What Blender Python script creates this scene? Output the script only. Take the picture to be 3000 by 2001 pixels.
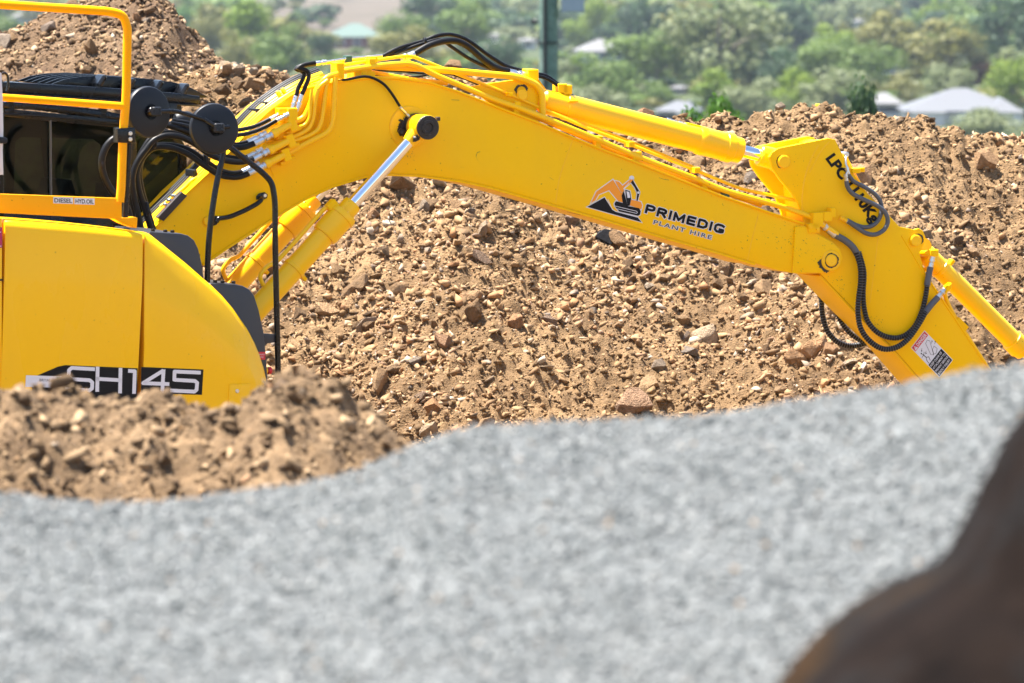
import bpy, bmesh, math, random
import numpy as np
from mathutils import Vector, Matrix

for o in list(bpy.data.objects):
    bpy.data.objects.remove(o, do_unlink=True)
scene = bpy.context.scene
C = scene.collection
R = math.radians
random.seed(7)
RNG = np.random.default_rng(11)

# ------------------------------------------------------------------ camera
W, H = 3000.0, 2001.0            # photograph pixels, used only to turn traced points into directions
LENS = 200.0
FPX = LENS / 36.0 * W
EYE = Vector((0, 0, 4.2))
HORIZON = -350.0
PITCH = math.atan((H / 2 - HORIZON) / FPX)
cam_d = bpy.data.cameras.new('camera')
cam = bpy.data.objects.new('camera', cam_d)
C.objects.link(cam)
cam.location = EYE
cam.rotation_euler = (math.pi / 2 - PITCH, 0, 0)
cam_d.lens = LENS
cam_d.sensor_width = 36
cam_d.clip_start = 0.1
cam_d.clip_end = 12000
cam_d.dof.use_dof = True
cam_d.dof.focus_distance = 35.0
cam_d.dof.aperture_fstop = 5.0
scene.camera = cam

# ------------------------------------------------------------------ world, sun, exposure
SUN = Vector((-0.33, 0.12, 0.94)).normalized()      # towards the sun
world = bpy.data.worlds.new('World')
scene.world = world
world.use_nodes = True
wn = world.node_tree.nodes
wl = world.node_tree.links
bg = wn['Background']
sky = wn.new('ShaderNodeTexSky')
sky.sky_type = 'NISHITA'
sky.sun_disc = False
sky.sun_elevation = math.asin(SUN.z)
sky.sun_rotation = math.atan2(SUN.x, SUN.y)
sky.air_density = 1.0
sky.dust_density = 1.0
wl.new(sky.outputs[0], bg.inputs[0])
bg.inputs[1].default_value = 0.075
sun_d = bpy.data.lights.new('sun', 'SUN')
sun_d.energy = 5.0
sun_d.angle = R(0.53)
sun_d.color = (1.0, 0.95, 0.87)
sun = bpy.data.objects.new('sun', sun_d)
C.objects.link(sun)
sun.rotation_euler = SUN.to_track_quat('Z', 'Y').to_euler()
sun.location = (0, 0, 60)
vs = scene.view_settings
vs.view_transform = 'Standard'
vs.look = 'None'
vs.gamma = 1
vs.use_curve_mapping = False
vs.exposure = 1.95

# ------------------------------------------------------------------ helpers: pixels, machine planes
SP, CP = math.sin(PITCH), math.cos(PITCH)
def ray(x, y):
    u = (x - W / 2) / FPX
    v = -(y - H / 2) / FPX
    return Vector((u, CP + v * SP, -SP + v * CP))
YAW = R(24)
F = Vector((math.cos(YAW), math.sin(YAW), 0))
N = Vector((math.sin(YAW), -math.cos(YAW), 0))
C0 = EYE + ray(1450, 450) * 35.0
def P(x, y, w=0.0):
    """point on the machine's vertical plane that lies w metres towards the camera from the boom's centre"""
    d = ray(x, y)
    t = (N.dot(C0 - EYE) + w) / N.dot(d)
    return EYE + d * t
def at_depth(x, y, Y):
    d = ray(x, y)
    return EYE + d * (Y / d.y)
def MF(f, w, z):
    return Vector((C0.x, C0.y, 0)) + F * f + N * w + Vector((0, 0, z))

# ------------------------------------------------------------------ helpers: materials
def new_mat(name):
    m = bpy.data.materials.new(name)
    m.use_nodes = True
    nt = m.node_tree
    return m, nt, nt.nodes['Principled BSDF']
def rgb(c): return (c[0], c[1], c[2], 1)
def simple(name, col, rough=0.5, metal=0.0, spec=0.5, coat=0.0, noise=0.0, nscale=20, bump=0.0):
    m, nt, b = new_mat(name)
    b.inputs['Base Color'].default_value = rgb(col)
    b.inputs['Roughness'].default_value = rough
    b.inputs['Metallic'].default_value = metal
    b.inputs['Specular IOR Level'].default_value = spec
    b.inputs['Coat Weight'].default_value = coat
    if noise or bump:
        tc = nt.nodes.new('ShaderNodeTexCoord')
        n = nt.nodes.new('ShaderNodeTexNoise')
        n.inputs['Scale'].default_value = nscale
        n.inputs['Detail'].default_value = 6
        nt.links.new(tc.outputs['Object'], n.inputs['Vector'])
        if noise:
            mx = nt.nodes.new('ShaderNodeMix'); mx.data_type = 'RGBA'
            mx.inputs[6].default_value = rgb([c * (1 - noise) for c in col])
            mx.inputs[7].default_value = rgb([min(1, c * (1 + noise)) for c in col])
            nt.links.new(n.outputs[0], mx.inputs[0])
            nt.links.new(mx.outputs[2], b.inputs['Base Color'])
            mr = nt.nodes.new('ShaderNodeMapRange')
            mr.inputs[3].default_value = max(0.02, rough - 0.12); mr.inputs[4].default_value = rough + 0.15
            nt.links.new(n.outputs[0], mr.inputs[0])
            nt.links.new(mr.outputs[0], b.inputs['Roughness'])
        if bump:
            bp = nt.nodes.new('ShaderNodeBump')
            bp.inputs['Strength'].default_value = bump
            bp.inputs['Distance'].default_value = 0.01
            nt.links.new(n.outputs[0], bp.inputs['Height'])
            nt.links.new(bp.outputs[0], b.inputs['Normal'])
    return m

def paint(name, col, dust=0.22, rough=0.34):
    """gloss paint with a thin uneven film of dust, small scuffs and a slightly wavy plate"""
    m, nt, b = new_mat(name)
    L = nt.links.new
    tc = nt.nodes.new('ShaderNodeTexCoord')
    n1 = nt.nodes.new('ShaderNodeTexNoise'); n1.inputs['Scale'].default_value = 2.2; n1.inputs['Detail'].default_value = 8
    n2 = nt.nodes.new('ShaderNodeTexNoise'); n2.inputs['Scale'].default_value = 60; n2.inputs['Detail'].default_value = 3
    mp = nt.nodes.new('ShaderNodeMapping'); mp.inputs['Scale'].default_value = (1, 1, 0.35)
    L(tc.outputs['Object'], mp.inputs[0]); L(mp.outputs[0], n1.inputs[0]); L(tc.outputs['Object'], n2.inputs[0])
    r = nt.nodes.new('ShaderNodeMapRange'); r.inputs[1].default_value = 0.42; r.inputs[2].default_value = 0.75
    r.inputs[3].default_value = 0.0; r.inputs[4].default_value = dust
    L(n1.outputs[0], r.inputs[0])
    mx = nt.nodes.new('ShaderNodeMix'); mx.data_type = 'RGBA'
    mx.inputs[6].default_value = rgb(col); mx.inputs[7].default_value = (0.55, 0.36, 0.06, 1)
    L(r.outputs[0], mx.inputs[0])
    # tiny dark chips
    r2 = nt.nodes.new('ShaderNodeMapRange'); r2.inputs[1].default_value = 0.735; r2.inputs[2].default_value = 0.76
    L(n2.outputs[0], r2.inputs[0])
    mx2 = nt.nodes.new('ShaderNodeMix'); mx2.data_type = 'RGBA'
    mx2.inputs[7].default_value = (0.12, 0.06, 0.01, 1)
    L(r2.outputs[0], mx2.inputs[0]); L(mx.outputs[2], mx2.inputs[6])
    L(mx2.outputs[2], b.inputs['Base Color'])
    rr = nt.nodes.new('ShaderNodeMapRange'); rr.inputs[3].default_value = rough - 0.08; rr.inputs[4].default_value = rough + 0.2
    L(n1.outputs[0], rr.inputs[0]); L(rr.outputs[0], b.inputs['Roughness'])
    n3 = nt.nodes.new('ShaderNodeTexNoise'); n3.inputs['Scale'].default_value = 3.0; n3.inputs['Detail'].default_value = 1
    L(tc.outputs['Object'], n3.inputs[0])
    bp = nt.nodes.new('ShaderNodeBump'); bp.inputs['Strength'].default_value = 0.25; bp.inputs['Distance'].default_value = 0.02
    L(n3.outputs[0], bp.inputs['Height']); L(bp.outputs[0], b.inputs['Normal'])
    b.inputs['Specular IOR Level'].default_value = 0.10
    return m

YEL = paint('yellow_paint', (1.0, 0.575, 0.0), dust=0.16)
YELB = paint('yellow_panel', (1.0, 0.565, 0.0), dust=0.10, rough=0.22)
YELP = paint('yellow_pipe_paint', (1.0, 0.575, 0.0), dust=0.08, rough=0.26)
YELP.node_tree.nodes['Principled BSDF'].inputs['Specular IOR Level'].default_value = 0.35
_b = YELB.node_tree.nodes['Principled BSDF']; _b.inputs['Specular IOR Level'].default_value = 0.28
ORG = paint('orange_yellow_paint', (0.98, 0.42, 0.0), dust=0.08)
BLK = simple('black_steel', (0.0035, 0.004, 0.0055), 0.25, spec=0.35, noise=0.3, nscale=8)
BLKM = simple('black_plastic', (0.0085, 0.0105, 0.0155), 0.45, spec=0.3, noise=0.3, nscale=5)
RUB = simple('hose_rubber', (0.004, 0.004, 0.005), 0.42, spec=0.25, noise=0.4, nscale=30)
RUBG = simple('grey_hose_sleeve', (0.085, 0.095, 0.115), 0.5, noise=0.3, nscale=40)
RIDGE = simple('hose_spiral_ridge', (0.10, 0.105, 0.12), 0.5)
DGREY = simple('dark_grey_plastic', (0.030, 0.032, 0.041), 0.42, noise=0.2, nscale=4)
STEEL = simple('zinc_steel', (0.62, 0.64, 0.66), 0.3, metal=1.0, noise=0.15, nscale=60)
CHROME = simple('chromed_rod', (0.82, 0.84, 0.88), 0.09, metal=1.0)
GREASE = simple('grease', (0.010, 0.008, 0.008), 0.4, noise=0.6, nscale=60, bump=0.8)
RUSTP = simple('dark_scuffed_plate', (0.030, 0.020, 0.018), 0.55, noise=0.6, nscale=25, bump=0.3)
WHT = simple('white_vinyl', (0.72, 0.74, 0.80), 0.45)
INK = simple('black_vinyl', (0.004, 0.005, 0.008), 0.5, spec=0.2)
RED = simple('red_vinyl', (0.60, 0.02, 0.035), 0.45)
PINK = simple('crimson_sticker', (0.42, 0.02, 0.10), 0.45)
LOGOO = simple('orange_vinyl', (0.90, 0.32, 0.008), 0.45)
GRN = simple('dark_green_clamp', (0.02, 0.08, 0.055), 0.45)
TEAL = simple('teal_vinyl', (0.02, 0.25, 0.18), 0.45)
INNER = simple('engine_bay_dark', (0.01, 0.01, 0.01), 0.8)
FABRIC = simple('white_sheet', (0.70, 0.68, 0.70), 0.8, noise=0.12, nscale=6)
SEATM = simple('cab_seat_fabric', (0.02, 0.02, 0.022), 0.9)

def glass_mat():
    m, nt, b = new_mat('tinted_glass')
    nt.nodes.remove(b)
    L = nt.links.new
    out = nt.nodes['Material Output']
    tr = nt.nodes.new('ShaderNodeBsdfTransparent'); tr.inputs[0].default_value = (0.33, 0.38, 0.33, 1)
    gl = nt.nodes.new('ShaderNodeBsdfGlossy'); gl.inputs['Roughness'].default_value = 0.02; gl.inputs[0].default_value = (0.9, 0.9, 0.9, 1)
    fr = nt.nodes.new('ShaderNodeFresnel'); fr.inputs[0].default_value = 1.30
    mx = nt.nodes.new('ShaderNodeMixShader')
    L(fr.outputs[0], mx.inputs[0]); L(tr.outputs[0], mx.inputs[1]); L(gl.outputs[0], mx.inputs[2]); L(mx.outputs[0], out.inputs[0])
    return m
GLASS = glass_mat()

def ramp_mat(name, stops, src, rough=0.85, nscale=14, amount=0.35, bump=0.5, bdist=0.01, fine=0.5):
    """stone / soil colours picked by a random number (per object or per vertex) with mineral mottling on top"""
    m, nt, b = new_mat(name)
    L = nt.links.new
    if src == 'object':
        oi = nt.nodes.new('ShaderNodeObjectInfo'); rnd = oi.outputs['Random']
    elif src == 'attr':
        at = nt.nodes.new('ShaderNodeAttribute'); at.attribute_name = 'rnd'; rnd = at.outputs['Fac']
    else:
        tcx = nt.nodes.new('ShaderNodeTexCoord')
        nn = nt.nodes.new('ShaderNodeTexNoise'); nn.inputs['Scale'].default_value = src; nn.inputs['Detail'].default_value = 7
        nn.inputs['Roughness'].default_value = 0.65
        L(tcx.outputs['Object'], nn.inputs[0])
        mr0 = nt.nodes.new('ShaderNodeMapRange'); mr0.inputs[1].default_value = 0.3; mr0.inputs[2].default_value = 0.7
        L(nn.outputs[0], mr0.inputs[0]); rnd = mr0.outputs[0]
    cr = nt.nodes.new('ShaderNodeValToRGB')
    el = cr.color_ramp.elements
    el[0].position = stops[0][0]; el[0].color = rgb(stops[0][1])
    el[1].position = stops[-1][0]; el[1].color = rgb(stops[-1][1])
    for p, c in stops[1:-1]:
        e = el.new(p); e.color = rgb(c)
    L(rnd, cr.inputs[0])
    tc = nt.nodes.new('ShaderNodeTexCoord')
    n = nt.nodes.new('ShaderNodeTexNoise'); n.inputs['Scale'].default_value = nscale; n.inputs['Detail'].default_value = 8
    n.inputs['Roughness'].default_value = 0.6
    L(tc.outputs['Object'], n.inputs[0])
    mr = nt.nodes.new('ShaderNodeMapRange'); mr.inputs[1].default_value = 0.25; mr.inputs[2].default_value = 0.75
    mr.inputs[3].default_value = 1 - amount; mr.inputs[4].default_value = 1 + amount
    L(n.outputs[0], mr.inputs[0])
    mul = nt.nodes.new('ShaderNodeMix'); mul.data_type = 'RGBA'; mul.blend_type = 'MULTIPLY'
    mul.inputs[0].default_value = 1
    L(cr.outputs[0], mul.inputs[6]); L(mr.outputs[0], mul.inputs[7])
    L(mul.outputs[2], b.inputs['Base Color'])
    b.inputs['Roughness'].default_value = rough
    b.inputs['Specular IOR Level'].default_value = 0.25
    if bump:
        n2 = nt.nodes.new('ShaderNodeTexNoise'); n2.inputs['Scale'].default_value = nscale * 4; n2.inputs['Detail'].default_value = 8
        L(tc.outputs['Object'], n2.inputs[0])
        bp = nt.nodes.new('ShaderNodeBump'); bp.inputs['Strength'].default_value = bump; bp.inputs['Distance'].default_value = bdist
        L(n2.outputs[0], bp.inputs['Height']); L(bp.outputs[0], b.inputs['Normal'])
    return m
STONE_STOPS = [(0.0, (0.1380, 0.0842, 0.0429)), (0.25, (0.2300, 0.1373, 0.0669)), (0.5, (0.3082, 0.1904, 0.0961)), (0.66, (0.3588, 0.2259, 0.1184)),
               (0.78, (0.3128, 0.1594, 0.0704)), (0.87, (0.2024, 0.1594, 0.1244)), (0.94, (0.3864, 0.2746, 0.1716)), (1.0, (0.4232, 0.3543, 0.2746))]
STONE_O = ramp_mat('broken_rock', STONE_STOPS, 'object', nscale=3.5, amount=0.45, bump=1.0, bdist=0.03)
STONE_A = ramp_mat('rock_fragments', STONE_STOPS, 'attr', nscale=16, amount=0.35, bump=0.3)
SOIL_STOPS = [(0.0, (0.0885, 0.0519, 0.0249)), (0.35, (0.1536, 0.0931, 0.0444)), (0.65, (0.2189, 0.1361, 0.0668)), (1.0, (0.2887, 0.1835, 0.0924))]
SOIL = ramp_mat('brown_soil', SOIL_STOPS, 1.6, rough=0.95, nscale=22, amount=0.35, bump=0.9, bdist=0.02)
SOIL_A = ramp_mat('soil_clods', [(0.0, (0.0965, 0.0577, 0.0287)), (0.4, (0.1701, 0.1049, 0.0507)), (0.75, (0.2436, 0.1529, 0.0753)), (1.0, (0.3403, 0.2227, 0.1185))], 'attr', rough=0.95, nscale=22, amount=0.3, bump=0.4)
DSOIL = ramp_mat('dark_brown_soil', [(0.0, (0.075, 0.042, 0.024)), (0.4, (0.13, 0.080, 0.045)), (1.0, (0.22, 0.145, 0.083))], 1.3, rough=0.95, nscale=20, amount=0.35, bump=0.9, bdist=0.03)
DSOIL_A = ramp_mat('dark_soil_clods', [(0.0, (0.075, 0.044, 0.026)), (0.5, (0.15, 0.095, 0.053)), (0.85, (0.25, 0.165, 0.09)), (1.0, (0.40, 0.28, 0.17))], 'attr', rough=0.95, nscale=20, amount=0.3, bump=0.4)
GRAVEL_STOPS = [(0.0, (0.0560, 0.0650, 0.0672)), (0.3, (0.1120, 0.1232, 0.1254)), (0.6, (0.1702, 0.1792, 0.1792)), (0.99, (0.2408, 0.2464, 0.2453)), (0.995, (0.2688, 0.1904, 0.1232)), (1.0, (0.2688, 0.1904, 0.1232))]
GRAVEL_A = ramp_mat('crushed_grey_gravel', GRAVEL_STOPS, 'attr', rough=0.8, nscale=40, amount=0.25, bump=0.3)
GRAVEL_B = ramp_mat('gravel_bed', [(0.0, (0.0880, 0.0968, 0.0990)), (1.0, (0.1650, 0.1727, 0.1727))], 9.0, rough=0.9, nscale=40, amount=0.3, bump=0.8)
BOULDER = ramp_mat('dark_ironstone', [(0.0, (0.0050, 0.0034, 0.0030)), (0.40, (0.0085, 0.0054, 0.0042)), (0.60, (0.010, 0.009, 0.009)), (0.74, (0.016, 0.0095, 0.005)), (0.88, (0.026, 0.014, 0.006)), (1.0, (0.012, 0.007, 0.005))], 3.2, rough=0.95, nscale=10, amount=0.35, bump=0.6)
BOULDER.node_tree.nodes['Principled BSDF'].inputs['Specular IOR Level'].default_value = 0.05
DRYGRASS = ramp_mat('dry_paddock', [(0.0, (0.025, 0.045, 0.014)), (0.55, (0.040, 0.055, 0.018)), (1.0, (0.085, 0.070, 0.035))], 0.012, rough=0.95, nscale=0.08, amount=0.3, bump=0)

PADDOCK = ramp_mat('bare_dry_paddock', [(0.0, (0.0600, 0.0508, 0.0306)), (0.5, (0.0840, 0.0656, 0.0476)), (1.0, (0.1040, 0.0804, 0.0638))], 0.02, rough=0.95, nscale=0.08, amount=0.2, bump=0)

# ------------------------------------------------------------------ helpers: objects
def thing(name, label, cat, loc=(0, 0, 0), group=None):
    o = bpy.data.objects.new(name, None)
    o.empty_display_size = 0.2
    C.objects.link(o)
    o.location = loc
    o['label'] = label; o['category'] = cat
    if group: o['group'] = group
    return o
def root_loc(par):
    v = Vector((0, 0, 0))
    while par is not None:
        v = v + par.location
        par = par.parent
    return v
def obj(name, verts, faces, mats, parent=None, smooth=None, mids=None):
    off = root_loc(parent)
    me = bpy.data.meshes.new(name)
    me.from_pydata([tuple(Vector(v) - off) for v in verts], [], faces)
    if not isinstance(mats, (list, tuple)): mats = [mats]
    for m in mats: me.materials.append(m)
    if mids is not None: me.polygons.foreach_set('material_index', mids)
    if smooth is not None:
        me.shade_smooth()
        if smooth < 179: me.set_sharp_from_angle(angle=R(smooth))
    me.update()
    o = bpy.data.objects.new(name, me)
    C.objects.link(o)
    o.parent = parent
    return o
def np_obj(name, V, Fc, mat, parent=None, rnd=None, smooth=False):
    """numpy arrays to a mesh: V (n,3), Fc (m,3 or 4)"""
    off = np.array(root_loc(parent))
    V = np.asarray(V, dtype=np.float64) - off
    me = bpy.data.meshes.new(name)
    me.vertices.add(len(V)); me.vertices.foreach_set('co', V.astype(np.float32).ravel())
    k = Fc.shape[1]
    me.loops.add(Fc.size); me.loops.foreach_set('vertex_index', Fc.astype(np.int32).ravel())
    me.polygons.add(len(Fc))
    me.polygons.foreach_set('loop_start', np.arange(0, Fc.size, k, dtype=np.int32))
    if smooth: me.polygons.foreach_set('use_smooth', np.ones(len(Fc), dtype=bool))
    me.update(calc_edges=True)
    if rnd is not None:
        a = me.attributes.new('rnd', 'FLOAT', 'POINT'); a.data.foreach_set('value', rnd.astype(np.float32))
    me.materials.append(mat)
    o = bpy.data.objects.new(name, me); C.objects.link(o); o.parent = parent
    return o
def bm_obj(name, bm, mats, parent=None, smooth=None):
    me = bpy.data.meshes.new(name)
    off = root_loc(parent)
    for v in bm.verts: v.co -= off
    bmesh.ops.recalc_face_normals(bm, faces=bm.faces[:])
    bm.to_mesh(me); bm.free()
    if not isinstance(mats, (list, tuple)): mats = [mats]
    for m in mats: me.materials.append(m)
    if smooth is not None:
        me.shade_smooth(); me.set_sharp_from_angle(angle=R(smooth))
    o = bpy.data.objects.new(name, me); C.objects.link(o); o.parent = parent
    return o
def prism(name, pts, w0, w1, mat, parent, bevel=0.004, smooth=32, seg=2):
    """outline traced on the plane w1, given thickness towards plane w0"""
    bm = bmesh.new()
    d = N * (w0 - w1)
    near = [bm.verts.new(P(x, y, w1)) for x, y in pts]
    far = [bm.verts.new(v.co + d) for v in near]
    bm.faces.new(near); bm.faces.new(far[::-1])
    n = len(pts)
    for i in range(n):
        j = (i + 1) % n
        bm.faces.new((near[j], near[i], far[i], far[j]))
    bmesh.ops.recalc_face_normals(bm, faces=bm.faces[:])
    if bevel:
        es = [e for e in bm.edges if (e.verts[0] in near and e.verts[1] in near) or (e.verts[0] in far and e.verts[1] in far)]
        bmesh.ops.bevel(bm, geom=es, offset=bevel, segments=seg, affect='EDGES', profile=0.5, clamp_overlap=True)
    return bm_obj(name, bm, mat, parent, smooth)
def box3(name, c, ax, ay, az, mat, parent, bevel=0.003):
    """box with centre c and half-extent vectors"""
    bm = bmesh.new()
    vs_ = [bm.verts.new(c + ax * i + ay * j + az * k) for i in (-1, 1) for j in (-1, 1) for k in (-1, 1)]
    for f in ((0, 1, 3, 2), (4, 6, 7, 5), (0, 4, 5, 1), (2, 3, 7, 6), (0, 2, 6, 4), (1, 5, 7, 3)):
        bm.faces.new([vs_[i] for i in f])
    bmesh.ops.recalc_face_normals(bm, faces=bm.faces[:])
    if bevel: bmesh.ops.bevel(bm, geom=bm.edges[:], offset=bevel, segments=1, affect='EDGES', clamp_overlap=True)
    return bm_obj(name, bm, mat, parent, 35)
def catmull(pts, step=0.02):
    pts = [Vector(p) for p in pts]
    if len(pts) < 3:
        return pts
    out = []
    Q = [pts[0] * 2 - pts[1]] + pts + [pts[-1] * 2 - pts[-2]]
    for i in range(1, len(Q) - 2):
        p0, p1, p2, p3 = Q[i - 1:i + 3]
        t0 = 0.0; t1 = t0 + max(1e-4, (p1 - p0).length) ** 0.5; t2 = t1 + max(1e-4, (p2 - p1).length) ** 0.5; t3 = t2 + max(1e-4, (p3 - p2).length) ** 0.5
        n = max(2, int((p2 - p1).length / step))
        for k in range(n):
            t = t1 + (t2 - t1) * k / n
            A1 = p0 * ((t1 - t) / (t1 - t0)) + p1 * ((t - t0) / (t1 - t0))
            A2 = p1 * ((t2 - t) / (t2 - t1)) + p2 * ((t - t1) / (t2 - t1))
            A3 = p2 * ((t3 - t) / (t3 - t2)) + p3 * ((t - t2) / (t3 - t2))
            B1 = A1 * ((t2 - t) / (t2 - t0)) + A2 * ((t - t0) / (t2 - t0))
            B2 = A2 * ((t3 - t) / (t3 - t1)) + A3 * ((t - t1) / (t3 - t1))
            out.append(B1 * ((t2 - t) / (t2 - t1)) + B2 * ((t - t1) / (t2 - t1)))
    out.append(pts[-1])
    return out
def fillet(pts, r=0.05, n=5):
    pts = [Vector(p) for p in pts]
    out = [pts[0]]
    for a, b, c in zip(pts, pts[1:], pts[2:]):
        d = min(r, (a - b).length * 0.48, (c - b).length * 0.48)
        p, q = b + (a - b).normalized() * d, b + (c - b).normalized() * d
        for k in range(n + 1):
            t = k / n
            out.append(p * (1 - t) ** 2 + b * 2 * t * (1 - t) + q * t * t)
    out.append(pts[-1])
    return out
def tube_geo(path, radii, n=12):
    path = [Vector(p) for p in path]
    m = len(path)
    if not isinstance(radii, (list, tuple)): radii = [radii] * m
    verts, faces = [], []
    t = (path[1] - path[0]).normalized()
    u = t.orthogonal().normalized()
    for i in range(m):
        t = ((path[min(i + 1, m - 1)] - path[max(i - 1, 0)])).normalized()
        u = (u - t * u.dot(t)).normalized()
        v = t.cross(u)
        for k in range(n):
            a = 2 * math.pi * k / n
            verts.append(path[i] + (u * math.cos(a) + v * math.sin(a)) * radii[i])
    for i in range(m - 1):
        for k in range(n):
            a, b = i * n + k, i * n + (k + 1) % n
            faces.append((a, b, b + n, a + n))
    faces.append(tuple(range(n))[::-1]); faces.append(tuple(range((m - 1) * n, m * n)))
    return verts, faces
def tube(name, pts, r, mat, parent, mode='smooth', n=12, fr=0.05):
    if mat is YEL: mat = YELP
    if mode == 'smooth': path = catmull(pts)
    elif mode == 'fillet': path = fillet(pts, fr)
    else: path = [Vector(p) for p in pts]
    v, f = tube_geo(path, r, n)
    return obj(name, v, f, mat, parent, smooth=50)
def ptube(name, pts, w, r, mat, parent, mode='smooth', n=12, fr=0.05):
    """pts: (x, y) or (x, y, w) in photograph pixels"""
    return tube(name, [P(p[0], p[1], p[2] if len(p) > 2 else w) for p in pts], r, mat, parent, mode, n, fr)
def corrugated(name, pts, w, r, parent, pitch=0.017):
    path = catmull([P(p[0], p[1], p[2] if len(p) > 2 else w) for p in pts], 0.004)
    d = 0.0; path2 = []; rad = []; L = [0.0]
    for a, b in zip(path, path[1:]): L.append(L[-1] + (a - b).length)
    tot = L[-1]; nseg = int(tot / pitch) * 5
    j = 0
    for i in range(nseg + 1):
        s = tot * i / nseg
        while j < len(L) - 2 and L[j + 1] < s: j += 1
        t = (s - L[j]) / max(1e-9, L[j + 1] - L[j])
        path2.append(path[j].lerp(path[j + 1], min(1, max(0, t))))
        rad.append(r * (1.0 if i % 5 in (0, 1) else 0.84))
    n = 12
    v, f = tube_geo(path2, rad, n)
    mids = [1 if (i // n) % 5 == 0 else 0 for i in range(len(f))]
    return obj(name, v, f, [RUB, RIDGE], parent, smooth=60, mids=mids)
def lathe(name, p0, p1, prof, mat, parent, n=28):
    """profile [(distance along p0->p1 in metres, radius)]"""
    if mat is YEL: mat = YELP
    a = (Vector(p1) - Vector(p0)).normalized()
    u = a.orthogonal().normalized(); v = a.cross(u)
    verts, faces = [], []
    for s, r in prof:
        for k in range(n):
            t = 2 * math.pi * k / n
            verts.append(Vector(p0) + a * s + (u * math.cos(t) + v * math.sin(t)) * r)
    m = len(prof)
    for i in range(m - 1):
        for k in range(n):
            q, b = i * n + k, i * n + (k + 1) % n
            faces.append((q, b, b + n, q + n))
    faces.append(tuple(range(n))[::-1]); faces.append(tuple(range((m - 1) * n, m * n)))
    return obj(name, verts, faces, mat, parent, smooth=35)
def pin(name, x, y, w0, w1, r, mat, parent, n=28):
    p0, p1 = P(x, y, w1) + N * (w0 - w1), P(x, y, w1)
    L = (p1 - p0).length
    b = min(0.006, r * 0.2)
    return lathe(name, p0, p1, [(0, r - b), (b, r), (L - b, r), (L, r - b)], mat, parent, n)
def fitting(name, a, b, w, r, mat, parent, wb=None):
    """swaged hose end: sleeve, neck and hexagon nut"""
    p0, p1 = P(a[0], a[1], w), P(b[0], b[1], wb if wb is not None else w)
    L = (p1 - p0).length
    pr = [(0, r * 0.98), (0.02 * L, r * 1.1), (0.12 * L, r * 1.12), (0.13 * L, r * 1.04), (0.5 * L, r * 1.05), (0.55 * L, r * 0.72), (0.62 * L, r * 0.72),
          (0.63 * L, r * 1.22), (0.8 * L, r * 1.22), (0.81 * L, r * 0.9), (0.88 * L, r * 0.9), (0.89 * L, r * 1.1), (L, r * 1.1)]
    return lathe(name, p0, p1, pr, mat, parent, 10)

# flat print, drawn in photograph pixels on a plane of the machine
class Print:
    def __init__(self, w): self.v = []; self.f = []; self.m = []; self.mats = []; self.w = w; self.k = 0
    def mi(self, m):
        if m not in self.mats: self.mats.append(m)
        return self.mats.index(m)
    def poly(self, pts, m, lift):
        b = len(self.v)
        self.v += [P(x, y, self.w) + N * (0.0012 + 0.0009 * lift) for x, y in pts]
        self.f.append(tuple(range(b, b + len(pts)))); self.m.append(self.mi(m))
    def line(self, pts, wd, m, lift):
        last = len(pts) - 2
        for i, (a, b) in enumerate(zip(pts, pts[1:])):
            a, b = Vector(a), Vector(b); d = (b - a).normalized(); n = Vector((-d.y, d.x)) * wd / 2
            e0 = d * wd / 2 if i == 0 else d * 0; e1 = d * wd / 2 if i == last else d * 0
            self.poly([a - e0 + n, b + e1 + n, b + e1 - n, a - e0 - n], m, lift)
            if i: self.disc(a, wd / 2, m, lift + 0.1, 12)
    def disc(self, c, r, m, lift, n=16):
        self.poly([(c[0] + r * math.cos(2 * math.pi * i / n), c[1] + r * math.sin(2 * math.pi * i / n)) for i in range(n)], m, lift)
    def tris(self, pts, faces, m, lift):
        b = len(self.v)
        self.v += [P(x, y, self.w) + N * (0.0012 + 0.0009 * lift) for x, y in pts]
        for f in faces: self.f.append(tuple(b + i for i in f)); self.m.append(self.mi(m))
    def text(self, s, o, xd, yd, m, lift, off=0.0, spacing=1.0, outline=None, shear=0.0):
        """o: pixel of the lower left corner; xd: pixel vector of the whole width; yd: pixel vector of the cap height"""
        v0, _ = text_geo(s, off, spacing, shear)
        x0, x1 = v0[:, 0].min(), v0[:, 0].max()
        cap, _ = text_geo('H', off, 1.0, 0)
        y0, y1 = cap[:, 1].min(), cap[:, 1].max()
        o, xd, yd = np.array(o, float), np.array(xd, float), np.array(yd, float)
        def put(vv, ff, mm, ll):
            a = (vv[:, 0] - x0) / (x1 - x0); b = (vv[:, 1] - y0) / (y1 - y0)
            self.tris([tuple(o + xd * p + yd * q) for p, q in zip(a, b)], ff, mm, ll)
        if outline:
            vo, fo = text_geo(s, off + outline, spacing, shear)
            put(vo, fo, WHT, lift - 1)
        vv, ff = text_geo(s, off, spacing, shear)
        put(vv, ff, m, lift)
    def build(self, name, parent, label=None):
        o = obj(name, self.v, self.f, self.mats, parent, mids=self.m)
        if label: o['label'] = label
        return o
_tc = {}
def text_geo(s, off, spacing, shear):
    key = (s, off, spacing, shear)
    if key in _tc: return _tc[key]
    cu = bpy.data.curves.new('t', 'FONT'); cu.body = s; cu.offset = off; cu.space_character = spacing; cu.shear = shear
    cu.resolution_u = 3; cu.fill_mode = 'FRONT'
    o = bpy.data.objects.new('t', cu); C.objects.link(o)
    dg = bpy.context.evaluated_depsgraph_get()
    me = bpy.data.meshes.new_from_object(o.evaluated_get(dg))
    v = np.array([tuple(p.co) for p in me.vertices]); f = [tuple(p.vertices) for p in me.polygons]
    bpy.data.objects.remove(o); bpy.data.curves.remove(cu); bpy.data.meshes.remove(me)
    _tc[key] = (v, f)
    return _tc[key]
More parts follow.
